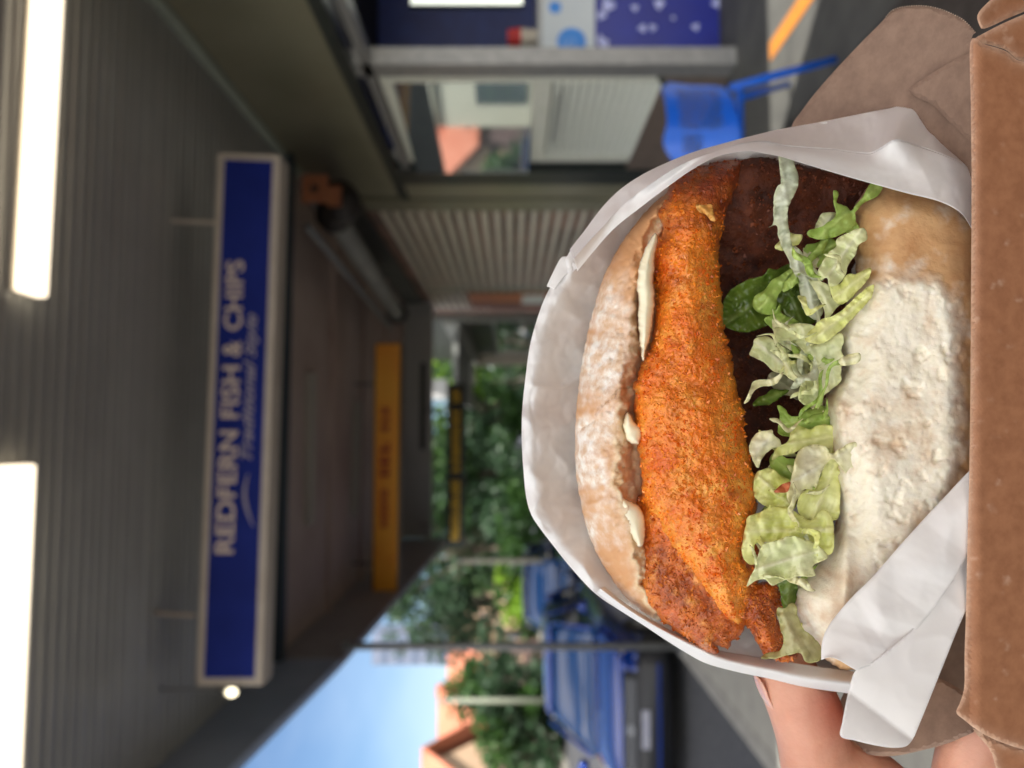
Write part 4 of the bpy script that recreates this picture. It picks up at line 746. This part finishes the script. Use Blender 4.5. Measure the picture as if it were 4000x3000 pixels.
LV = [
 (A_([(100, 1400), (150, 1290), (230, 1220), (330, 1170), (420, 1140), (490, 1120), (530, 1060), (600, 1070), (710, 1020), (770, 1060), (790, 1250), (700, 1400), (560, 1560), (500, 1600), (360, 1650), (200, 1640), (100, 1560)]), LD, .232, .003),
 (A_([(660, 1400), (720, 1270), (800, 1170), (820, 1300), (840, 1420), (900, 1490), (970, 1550), (850, 1600), (760, 1560), (670, 1490)]), LD, .230, .002),
 (A_([(380, 1400), (400, 1320), (480, 1270), (560, 1170), (640, 1130), (730, 1070), (790, 1100), (790, 1150), (690, 1230), (620, 1310), (600, 1400), (590, 1470), (520, 1495), (420, 1470)]), LG, .226, .003),
 (A_([(480, 1540), (560, 1490), (600, 1440), (630, 1390), (640, 1450), (680, 1500), (780, 1540), (810, 1590), (700, 1640), (600, 1640)]), LG, .2255, .002),
 (A_([(870, 850), (960, 830), (1060, 790), (1140, 800), (1180, 900), (1060, 970), (1010, 1030), (960, 1060), (930, 1020), (860, 940)]), LG, .227, .003),
 (A_([(960, 680), (1020, 560), (1140, 545), (1150, 640), (1100, 700), (1000, 760)]), LP, .2275, .002),
 (A_([(1130, 345), (1175, 360), (1160, 450), (1200, 470), (1250, 490), (1290, 530), (1340, 470), (1410, 380), (1480, 270), (1590, 290), (1540, 390), (1440, 440), (1340, 530), (1330, 600), (1340, 660), (1250, 720), (1130, 780), (1010, 800), (890, 760), (900, 710), (1000, 680), (1110, 620), (1150, 560), (1125, 420)]), LG, .2225, .003),
 (A_([(750, 860), (850, 930), (930, 1060), (985, 1150), (990, 1250), (1000, 1350), (1030, 1450), (1010, 1510), (960, 1540), (880, 1480), (830, 1400), (820, 1280), (800, 1150)]), LW, .2215, .0015),
 (A_([(625, 0), (745, 20), (775, 120), (805, 230), (785, 340), (735, 440), (705, 530), (705, 620), (720, 720), (745, 850), (800, 880), (870, 960), (960, 1060), (1040, 1160), (960, 1180), (870, 1130), (800, 1110), (790, 1150), (740, 1080), (710, 980), (650, 860), (615, 750), (600, 660), (525, 680), (570, 640), (570, 500), (580, 380), (620, 290), (640, 280), (630, 150)]), LW, .2165, .002),
 (A_([(900, 1160), (1040, 1190), (1100, 1240), (1110, 1330), (1200, 1380), (1150, 1440), (1060, 1540), (1040, 1450), (990, 1330), (930, 1230)]), LP, .2185, .002),
 (A_([(1090, 1190), (1180, 1210), (1250, 1120), (1340, 1110), (1475, 1060), (1440, 1180), (1350, 1270), (1290, 1340), (1200, 1400), (1120, 1340)]), LY, .2135, .0015),
 (A_([(1390, 690), (1440, 740), (1430, 800), (1350, 860), (1330, 940), (1270, 1020), (1240, 1120), (1170, 1210), (1090, 1230), (1060, 1150), (990, 1180), (980, 1100), (1020, 1010), (1080, 920), (1150, 860), (1150, 800), (1220, 750)]), LP, .212, .003),
 (B_([(515, 550), (560, 480), (650, 500), (750, 560), (830, 640), (800, 740), (720, 700), (640, 690), (570, 630)]), LB, .2265, .002),
 (B_([(690, 250), (780, 220), (900, 330), (930, 480), (830, 460), (740, 380)]), LD, .2262, .002),
 (B_([(345, 320), (380, 250), (400, 180), (490, 150), (600, 200), (660, 250), (735, 290), (690, 320), (780, 400), (850, 460), (950, 540), (840, 620), (730, 540), (650, 500), (570, 470), (480, 390), (400, 350)]), LP, .2225, .003),
 (B_([(575, 90), (620, 60), (820, 30), (950, 50), (960, 100), (900, 130), (870, 190), (960, 220), (1060, 190), (1190, 120), (1220, 190), (1200, 280), (1230, 360), (1200, 450), (1200, 560), (1110, 640), (1040, 700), (980, 760), (900, 795), (820, 760), (800, 690), (850, 560), (930, 540), (940, 430), (890, 340), (780, 220), (700, 190), (590, 200)]), LP, .2175, .003),
 (B_([(950, 60), (1000, 0), (1120, -40), (1250, -130), (1350, -230), (1500, -330), (1470, -200), (1350, -60), (1250, 40), (1170, 120), (1060, 200), (980, 220), (870, 190), (890, 120)]), LY, .2105, .002),
 (B_([(605, 790), (680, 820), (720, 880), (790, 890), (880, 840), (960, 800), (1060, 800), (1160, 900), (1150, 1000), (950, 1000), (850, 1060), (700, 1080), (610, 1040), (630, 900)]), LG, .222, .003),
 (B_([(1200, 360), (1190, 420), (1130, 430), (1090, 500), (1080, 600), (1040, 680), (1020, 780), (960, 820), (1000, 700), (1050, 600), (1060, 480), (1110, 400)]), LG, .2105, .001),
 (B_([(1370, 310), (1380, 360), (1330, 405), (1200, 425), (1180, 360), (1280, 315)]), LC, .2085, .001),
 (B_([(740, 1010), (790, 940), (840, 980), (900, 1010), (980, 980), (1100, 970), (1190, 1050), (1200, 1200), (1100, 1240), (1000, 1190), (860, 1190), (740, 1240), (630, 1260), (560, 1300), (600, 1180), (700, 1130)]), LY, .2185, .003),
 (B_([(550, 1260), (600, 1230), (700, 1280), (780, 1300), (760, 1500), (640, 1460), (540, 1360)]), LG, .2205, .002),
 (B_([(345, 1180), (400, 1060), (470, 1030), (560, 1020), (570, 1060), (630, 1110), (640, 1170), (560, 1190), (480, 1260), (430, 1370), (380, 1300)]), LC, .2145, .003),
 (B_([(400, 1440), (480, 1380), (570, 1380), (640, 1440), (720, 1480), (780, 1600), (760, 1750), (560, 1750), (400, 1640)]), LY, .2155, .003),
 (B_([(1060, 1270), (1140, 1270), (1190, 1400), (1190, 1650), (1150, 1850), (850, 1850), (800, 1650), (960, 1500), (1010, 1440)]), LY, .2165, .002),
 (C_([(1000, 40), (1110, 0), (1240, -60), (1400, -20), (1580, 80), (1680, -20), (1780, 60), (1790, 350), (1700, 400), (1530, 300), (1400, 240), (1230, 280), (1140, 280), (1070, 300), (1060, 390), (1080, 470), (1000, 480), (940, 370), (960, 220), (980, 120)]), LY, .2125, .003),
 (B_([(820, 1200), (940, 1150), (1050, 1170), (1110, 1240), (1200, 1180), (1330, 1130), (1330, 1250), (1320, 1450), (1240, 1420), (1130, 1290), (1050, 1350), (1000, 1450), (960, 1560), (850, 1570), (800, 1650), (740, 1720), (690, 1600), (740, 1450), (770, 1300)]), LC, .2105, .003),
 (C_([(1080, 430), (1140, 300), (1240, 270), (1400, 220), (1540, 260), (1640, 300), (1740, 420), (1600, 500), (1620, 590), (1450, 600), (1320, 640), (1230, 680), (1150, 620), (1060, 640), (990, 690), (1010, 620), (1060, 520)]), LP, .2105, .002),
 (C_([(1280, 640), (1440, 600), (1460, 720), (1430, 850), (1330, 900), (1300, 760)]), LD, .221, .002),
 (C_([(1260, 930), (1280, 880), (1340, 890), (1400, 840), (1450, 870), (1460, 960), (1520, 1090), (1580, 1130), (1660, 1220), (1690, 1290), (1670, 1370), (1580, 1400), (1520, 1370), (1480, 1310), (1350, 1330), (1240, 1360), (1120, 1355), (1160, 1310), (1290, 1280), (1330, 1180), (1300, 1090), (1290, 1010)]), LB if False else lmat('olive', (.4, .38, .16), (.52, .48, .26), (.5, .5, .18)), .2155, .003),
]
for i, (o, m, d, rf) in enumerate(LV): leaf('lettuce_shred', o, m, sand, d=d, ruf=rf * .8, seed=i + 1, bend=.00035 if i % 3 else -.0003, step=7, rs=105, jag=4)
RL = random.Random(4)
for i in range(34):       # long thin shreds, tangled through the leaves
    t0 = RL.uniform(0, 1); cx = 3075 + RL.uniform(-95, 125) + (110 if t0 < .25 else 0); cy = 1000 + 1250 * t0; a_ = RL.uniform(-.9, .9) + (1.57 if RL.random() < .35 else 0); ln = RL.uniform(110, 230); wd = RL.uniform(7, 17); cvx = RL.uniform(-55, 55); ph_ = RL.uniform(0, 6)
    ts = np.linspace(-.5, .5, 9); cen_ = [(t * ln, cvx * math.cos(t * 3.1) + 12 * math.sin(t * 9 + ph_)) for t in ts]; ww = [wd * (1 - abs(2 * t) ** 4 * .8) * RL.uniform(.8, 1.2) for t in ts]
    pl2 = [(u, q + w2) for (u, q), w2 in zip(cen_, ww)] + [(u, q - w2) for (u, q), w2 in list(zip(cen_, ww))[::-1]]; ca, sa = math.cos(a_), math.sin(a_)
    leaf('lettuce_shred', [(cx + u * ca - q * sa, cy + u * sa + q * ca) for u, q in pl2], [LW, LP, LC, LY, LG, LP, LC][i % 7], sand, d=RL.uniform(.2095, .2165) if i % 3 else RL.uniform(.2165, .223), ruf=.0045, rs=90, seed=100 + i, step=6, jag=2, tilt=(RL.uniform(-2e-5, 2e-5), RL.uniform(-2e-5, 2e-5)))
for i in range(26):
    cx = RL.uniform(2960, 3230); cy = RL.uniform(900, 2260)
    if cy < 1300: cx = RL.uniform(3080, 3330)
    if i > 20: cx, cy = RL.uniform(3150, 3260), RL.uniform(2250, 2500)
    a_ = RL.uniform(0, 3.14); ln = RL.uniform(60, 110); wd = RL.uniform(14, 38); ca, sa = math.cos(a_), math.sin(a_); bw_ = RL.uniform(-20, 20)
    up_ = [(t * ln, wd * (1 - abs(t) ** 2.5) * RL.uniform(.7, 1.2) + bw_ * t * t) for t in (-1, -.6, -.2, .2, .6, 1)]; dn_ = [(t * ln, -wd * (1 - abs(t) ** 2.5) * RL.uniform(.7, 1.2) + bw_ * t * t) for t in (.6, .2, -.2, -.6)]
    leaf('lettuce_shred', [(cx + u * ca - v_ * sa, cy + u * sa + v_ * ca) for u, v_ in up_ + dn_], [LG, LD, LP, LY, LG, LC][i % 6], sand, d=RL.uniform(.2215, .2265), ruf=.0022, seed=60 + i, step=8, jag=5, bend=.0004)
leaf('fillet_scrap', B_([(575, 1590), (640, 1530), (730, 1500), (700, 1590), (620, 1600)]), mat('orange scrap', (.5, .14, .05), rough=.5), sand, d=.2085, thick=.001, step=7)

# --- wrapping paper
wp = thing('wrapping_paper', 'crumpled white greaseproof paper folded round the burger inside the cardboard box', 'paper', P(3700, 1500, .24))
Cc = np.array([3000, 1550])
C0 = [(3830, 640), (3740, 540), (3650, 450), (3610, 410), (3560, 405), (3480, 425), (3400, 440), (3200, 480), (3060, 505), (2950, 530), (2800, 570), (2700, 600), (2600, 640), (2500, 690), (2420, 745), (2350, 815), (2280, 910), (2230, 975), (2170, 1085), (2130, 1160), (2100, 1240), (2070, 1350), (2052, 1480), (2040, 1600), (2038, 1720), (2044, 1830), (2055, 1940), (2075, 2010), (2110, 2065), (2160, 2130), (2215, 2200), (2300, 2295), (2360, 2345), (2430, 2390), (2510, 2440), (2600, 2500), (2680, 2550), (2760, 2592), (2880, 2625), (3000, 2650), (3150, 2685), (3340, 2712)]
C0 = np.array(C0, float)
def inw(a): return Cc + (C0 - Cc) * (1 - a)
sheet('back_sheet', [C0, inw(.05), inw(.13), inw(.22), inw(.42), inw(.8)], [.2335, .2335, .2425, .252, .272, .29], M_paper, wp, nu=420, nv=60, crease=.0035, cs=210, seed=3)
top_o = [(3830, 640), (3740, 540), (3650, 450), (3610, 408), (3560, 402), (3480, 422), (3400, 437), (3200, 477), (3060, 502), (2950, 527), (2800, 567), (2700, 597), (2600, 637), (2500, 687), (2420, 742), (2350, 812), (2280, 905), (2225, 975)]
ridge = [(3830, 700), (3760, 640), (3700, 610), (3600, 575), (3500, 548), (3440, 580), (3386, 600), (3261, 585), (3160, 577), (3060, 568), (2990, 552), (2900, 560), (2800, 590), (2700, 625), (2600, 680), (2450, 790), (2350, 890), (2240, 1010)]
rim = [(3830, 960), (3793, 890), (3750, 830), (3668, 787), (3550, 757), (3440, 727), (3288, 684), (3125, 635), (3060, 615), (3017, 605), (2960, 595), (2908, 591), (2800, 612), (2700, 665), (2601, 735), (2500, 812), (2387, 905), (2255, 1060)]
mid1 = [((a[0] + b[0]) / 2, (a[1] + b[1]) / 2) for a, b in zip(ridge, rim)]
sheet('top_fold', [top_o, ridge], [.2335, [.214] * 4 + [.2085, .211] + [.213] * 6 + [.217] * 3 + [.224] * 3], M_paper, wp, nu=260, nv=26, crease=.0016, cs=160, seed=8)
sheet('top_fold', [ridge, mid1, rim], [[.2142] * 4 + [.2087, .2112] + [.2132] * 6 + [.2172] * 3 + [.2242] * 3, [.2095] * 12 + [.214, .217, .22, .223, .226, .228], [.207] * 12 + [.211, .214, .218, .222, .226, .23]], M_paper, wp, nu=260, nv=24, crease=.0006, cs=260, seed=12, fine=False)
sheet('torn_tab', [c1([(255, 700), (225, 705), (200, 745), (160, 830), (166, 838)]), c1([(300, 745), (290, 760), (270, 775), (240, 790), (192, 850)])], [.2325, .2315], M_paper, wp, nu=40, nv=12, crease=.0004, cs=90, seed=5, nfold=0, fine=False)
# band along the street side of the wrap
sheet('side_fold', [[(2330, 2315), (2430, 2389), (2510, 2440), (2600, 2500), (2680, 2550), (2760, 2592), (2880, 2625), (3000, 2650), (3150, 2685), (3345, 2713)],
                    [(2345, 2300), (2440, 2372), (2530, 2430), (2640, 2492), (2730, 2537), (2800, 2570), (2900, 2598), (3020, 2622), (3160, 2655), (3350, 2675)],
                    [(2360, 2290), (2450, 2362), (2560, 2428), (2660, 2480), (2760, 2522), (2830, 2545), (2930, 2562), (3040, 2580), (3170, 2600), (3350, 2625)]], [.2325, .2255, .2305], M_paper, wp, nu=160, nv=22, crease=.0005, cs=200, seed=15, fine=False)
fa_ = [(3830, 1800), (3772, 1853), (3700, 1930), (3628, 2006), (3520, 2125), (3411, 2250), (3330, 2330), (3266, 2404), (3228, 2460), (3210, 2515), (3207, 2577)]
fb_ = [(3840, 1860), (3800, 1930), (3760, 2000), (3700, 2100), (3620, 2220), (3540, 2330), (3460, 2420), (3400, 2490), (3340, 2540), (3290, 2562), (3255, 2570)]
fc_ = [(3850, 1900), (3840, 2000), (3810, 2100), (3760, 2200), (3700, 2300), (3630, 2400), (3560, 2480), (3490, 2540), (3430, 2580), (3380, 2605), (3343, 2618)]
sheet('front_flap', [fa_, fb_, fc_], [.2025, .1995, .1985], M_paper, wp, nu=150, nv=20, crease=.0004, cs=240, seed=21, fine=False)
e1_ = fc_; e2_ = [(3860, 2200), (3800, 2330), (3760, 2440), (3700, 2570), (3660, 2680), (3628, 2760), (3600, 2820), (3572, 2870), (3562, 2895), (3545, 2914), (3520, 2918)]
e3_ = [(3850, 2050), (3810, 2160), (3765, 2270), (3705, 2370), (3640, 2480), (3590, 2560), (3540, 2630), (3490, 2700), (3440, 2770), (3410, 2830), (3390, 2905)]
fl = [(3343, 2618), (3325, 2660), (3308, 2730), (3295, 2800), (3283, 2878)]
# lower panel as a filled outline
fp = [(3840, 1990), (3850, 2250), (3790, 2350), (3740, 2460), (3700, 2560), (3660, 2660), (3620, 2760), (3585, 2845), (3570, 2880), (3548, 2910), (3520, 2920), (3470, 2920), (3400, 2908), (3340, 2893), (3283, 2876), (3290, 2820), (3305, 2740), (3322, 2670), (3343, 2618), (3400, 2590), (3480, 2530), (3560, 2460), (3640, 2370), (3720, 2260), (3790, 2120)]
v, f, ed, o = fill(fp, 10); nn = len(v)
dep = .1978 + .003 * np.clip((2700 - v[:, 1]) / 500, 0, 1) ** 2 - .0035 * np.clip(((v[:, 0] - 3283) * .62 + (2878 - v[:, 1]) * -.78 + 60) / 300, -1, 1) * .5 + .0006 * np.abs(fbm(np.c_[v / 170, np.zeros(nn)], 2)) + .0022 * np.exp(-np.abs((v[:, 0] - 3300) * .75 - (v[:, 1] - 2690) * 1.0) / 60) 
vf = PA(v, dep); vb = PA(v, dep + .00015); a = np.asarray(f)
part('front_flap', np.vstack([vf, vb]), list(f) + (np.stack([a[:, 0], a[:, 2], a[:, 1]], 1) + nn).tolist() + [(j, i, i + nn, j + nn) for i, j in bnd_idx(f)], M_paper, wp, smooth=True)

# --- cardboard box
bxo = thing('cardboard_box', 'open brown cardboard takeaway box with raised corner flaps holding the wrapped burger', 'box', P(4100, 1500, .24))
def board(name, o, m, dfun, thick=.0016, step=14, **k):
    v, f, ed, oo = fill(o, step); n_ = len(v); dep = dfun(v) + .0006 * (1 - g_round(ed / 16)) + .00025 * fbm(np.c_[v / 160, np.zeros(n_)], 2)
    vf = PA(v, dep); vb = PA(v, dep + thick); a = np.asarray(f)
    ob = part(name, np.vstack([vf, vb]), list(f) + (np.stack([a[:, 0], a[:, 2], a[:, 1]], 1) + n_).tolist() + [(j, i, i + n_, j + n_) for i, j in bnd_idx(f)], m, bxo, smooth=False, attrs={'edge_pale': np.tile(np.clip(1.1 * np.exp(-ed / 13) + np.clip(3 * fbm(np.c_[v / 60, np.full(n_, 4.)], 4) - 1.15, 0, .5), 0, 1), 2)}, **k)  # paler towards the board edges, plus random scuffs
    ob.data.materials.append(M_edge); return ob
fwall = [(3792, 162), (3792, 400), (3795, 700), (3793, 1200), (3790, 1600), (3785, 1900), (3778, 2150), (3773, 2400), (3768, 2560), (3767, 2680), (3750, 2745), (3735, 2783), (3766, 2812), (3815, 2850), (3890, 2891), (4010, 2930), (4160, 2950), (4420, 2940), (4480, 2700), (4480, 400), (4300, 250), (4100, 240), (3985, 238), (3930, 200), (3850, 174)]
def fwd(v): return .196 + .0015 * np.clip((3840 - v[:, 0]) / 50, 0, 1) ** 2 + .00001 * (v[:, 0] - 3790)
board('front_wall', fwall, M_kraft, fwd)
tabr = c3([(1835, 300), (1860, 235), (1780, 150), (1700, 105), (1600, 65), (1500, 45), (1400, 45), (1320, 55), (1260, 80), (1220, 120), (1180, 165), (1080, 265), (940, 410), (820, 540), (700, 680), (610, 800), (540, 910), (500, 1150), (900, 1400), (1500, 1500), (1900, 1500), (1900, 700)])
board('side_flap', tabr, M_kraftd, lambda v: .203 + .055 * (np.clip((3830 - v[:, 0]) / 750, 0, 1) ** .9) + .006 * np.clip((v[:, 1] - 100) / 500, 0, 1), thick=.0022)
board('slot_tongue', c3([(1380, 640), (1450, 590), (1560, 520), (1680, 450), (1835, 375), (1880, 380), (1880, 1000), (1700, 900), (1560, 760), (1440, 700)]), M_kraftd, lambda v: .2005 + .055 * (np.clip((3830 - v[:, 0]) / 750, 0, 1) ** .9) + .006 * np.clip((v[:, 1] - 100) / 500, 0, 1), thick=.0012)
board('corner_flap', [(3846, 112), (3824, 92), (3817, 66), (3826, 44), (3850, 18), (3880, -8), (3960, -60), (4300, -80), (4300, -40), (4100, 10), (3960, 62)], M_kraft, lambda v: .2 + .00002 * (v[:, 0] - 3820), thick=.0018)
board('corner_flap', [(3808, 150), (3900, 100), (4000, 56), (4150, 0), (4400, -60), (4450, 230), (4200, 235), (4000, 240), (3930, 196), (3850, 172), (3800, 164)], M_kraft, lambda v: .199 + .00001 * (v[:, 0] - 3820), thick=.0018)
board('side_panel', [(3270, 2780), (3290, 2872), (3320, 2905), (3370, 2937), (3424, 2953), (3500, 2952), (3580, 2936), (3695, 2906), (3770, 2875), (3815, 2848), (3850, 2780), (3760, 2700), (3640, 2640), (3450, 2620), (3330, 2660)], M_kraftd, lambda v: .214 + .03 * np.clip((3800 - v[:, 0]) / 500, 0, 1) - .012 * np.clip((v[:, 1] - 2640) / 300, 0, 1) + .012, thick=.0022)
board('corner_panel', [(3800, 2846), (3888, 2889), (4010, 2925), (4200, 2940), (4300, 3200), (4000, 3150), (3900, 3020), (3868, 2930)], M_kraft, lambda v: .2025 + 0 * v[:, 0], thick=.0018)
board('back_wall', [(3520, 380), (3620, 900), (3620, 2000), (3500, 2700), (3900, 2760), (4300, 2700), (4300, 380)], M_kraftd, lambda v: .285 + 0 * v[:, 0])
bw = np.array([P(4420, 300, .2), P(4420, 2900, .2), P(4150, 2800, .287), P(4150, 350, .287)]); MB().hexa(list(bw), [p - [0, 0, .002] for p in bw]).build('floor', M_kraftd, bxo)
# corrugated ridges along the raised flap edge
rg_ = MB(); eo = resample(c3([(1860, 232), (1780, 148), (1700, 103), (1600, 63), (1500, 43), (1400, 43), (1320, 53), (1260, 78), (1220, 118)]), 9, False)
for p in eo[::1]:
    dd_ = .203 + .055 * (max(0, (3830 - p[0]) / 750) ** .9) + .006 * max(0, (p[1] - 100) / 500); a_ = P(p[0], p[1], dd_ - .0002); b_ = P(p[0], p[1], dd_ + .0024); rg_.tube([a_, b_], .00022, 5)
rg_.build('corrugation', M_edge, bxo)

# ------------------------------------------------------------------ hand
M_skin = mat('skin', (.62, .3, .2), (.7, .37, .26), scale=55, detail=4, rough=.42, sss=.35, sssr=(1, .35, .2), ssss=.003, bump=.35, bscale=700, bdist=.0005, attr=[('press', (.5, .1, .06), (.56, .14, .08), 60)])
def J(px, py, d, r): return (P(px, py, d), r)
chains = [
 [J(3055, 2570, .244, .0078), J(3085, 2650, .243, .0102), J(3140, 2760, .242, .0113), J(3172, 2880, .243, .0112), J(3195, 3010, .245, .0114), J(3260, 3180, .25, .0125), J(3380, 3380, .256, .016), J(3560, 3640, .266, .021)],   # thumb
 [J(3560, 3640, .266, .021), J(3700, 3500, .262, .015), J(3740, 3250, .25, .0105), J(3770, 3060, .236, .0098), J(3800, 2920, .228, .009), J(3900, 2780, .224, .0085), J(4050, 2640, .226, .0078), J(4120, 2540, .228, .0068)],  # index under the box
 [J(3700, 3660, .27, .02), J(3950, 3520, .27, .014), J(4150, 3250, .262, .0105), J(4330, 2950, .252, .0098), J(4500, 2700, .246, .009), J(4560, 2500, .244, .0082), J(4590, 2360, .244, .007)],
 [J(3850, 3720, .28, .02), J(4100, 3600, .286, .014), J(4350, 3300, .284, .0102), J(4520, 2980, .276, .0095), J(4600, 2720, .268, .0088), J(4620, 2530, .266, .008), J(4640, 2420, .264, .0068)],
 [J(3900, 3800, .29, .019), J(4200, 3700, .3, .013), J(4430, 3420, .302, .009), J(4560, 3150, .3, .0083), J(4620, 2950, .295, .0077), J(4640, 2800, .292, .007), J(4650, 2700, .29, .006)],
 [J(3560, 3640, .266, .02), J(3700, 3660, .27, .0215), J(3850, 3720, .28, .021), J(3900, 3800, .29, .019), J(3800, 4000, .29, .023), J(3720, 4400, .3, .026), J(3700, 4800, .315, .028), J(3700, 5400, .34, .033)],
 [J(3380, 3400, .257, .0155), J(3600, 3750, .27, .021), J(3750, 3950, .284, .023)],
 [J(3185, 2985, .244, .0110), J(3290, 2990, .243, .0085), J(3420, 3060, .246, .010), J(3600, 3300, .255, .014)],
]
sV = []; sF = []
def sph(c, r):
    n0 = len(sV); k_, m_ = 10, 7
    for i in range(m_ + 1):
        for k in range(k_):
            th = math.pi * i / m_; q = 2 * math.pi * k / k_; sV.append(c + r * np.array([math.sin(th) * math.cos(q), math.sin(th) * math.sin(q), math.cos(th)]))
    for i in range(m_):
        for k in range(k_): sF.append((n0 + i * k_ + k, n0 + (i + 1) * k_ + k, n0 + (i + 1) * k_ + (k + 1) % k_, n0 + i * k_ + (k + 1) % k_))
for chn in chains:
    pts = np.array([np.r_[p, r] for p, r in chn]); pp = catmull(pts, len(pts) * 14)
    for q in pp: sph(q[:3], q[3])
loc_h = P(3700, 3700, .27); tmp = bpy.data.meshes.new('h'); tmp.from_pydata((np.array(sV) - loc_h).tolist(), [], sF)
ho = bpy.data.objects.new('hand_tmp', tmp); COL.objects.link(ho); rm = ho.modifiers.new('r', 'REMESH'); rm.mode = 'VOXEL'; rm.voxel_size = .0011; rm.adaptivity = 0; sm = ho.modifiers.new('s', 'SMOOTH'); sm.factor = .5; sm.iterations = 14
bpy.context.view_layer.update(); dg = bpy.context.evaluated_depsgraph_get(); hm = bpy.data.meshes.new_from_object(ho.evaluated_get(dg)); bpy.data.objects.remove(ho)
co = np.empty(len(hm.vertices) * 3); hm.vertices.foreach_get('co', co); co = co.reshape(-1, 3) + loc_h; HF = [tuple(p.vertices) for p in hm.polygons]
hd = thing('person_hand', 'left hand holding the box from the street side, thumb pressed on the white paper', 'hand', loc_h)
tip = P(3270, 2760, .236); press = np.exp(-(np.linalg.norm(co - tip, axis=1) / .0095) ** 2)
creases = .00035 * np.sin(co @ np.array([900, 300, 1500])) * 0
part('skin', co, HF, M_skin, hd, smooth=True, attrs={'press': press})
# thumbnail, lying on the upper side of the thumb
M_nail = mat('fingernail', (.7, .36, .27), (.73, .42, .33), scale=40, rough=.25, coat=.6, sss=.2, ssss=.002)
V = []; F = []; na, nb_ = 16, 10
for i in range(na):
    t_ = i / (na - 1); cpt = np.r_[P(3078 + 68 * t_, 2625 + 190 * t_, .2425), 0][:3]; rr_ = .0100 + .0012 * math.sin(math.pi * min(1, t_ + .2))
    wv = .62 * math.sqrt(max(.02, 1 - (2 * t_ - 1) ** 6))
    for k in range(nb_):
        q = (k / (nb_ - 1) - .5) * 2 * wv + -.15; V.append(cpt + rr_ * (UP * math.cos(q) - FW * math.sin(q)))
for i in range(na - 1):
    for k in range(nb_ - 1): F.append((i * nb_ + k, i * nb_ + k + 1, (i + 1) * nb_ + k + 1, (i + 1) * nb_ + k))
no_ = part('thumbnail', V, F, M_nail, hd, smooth=True); sm = no_.modifiers.new('t', 'SOLIDIFY'); sm.thickness = .0004; sm.offset = 0
# ring
rgp = P(3480, 3010, .246)
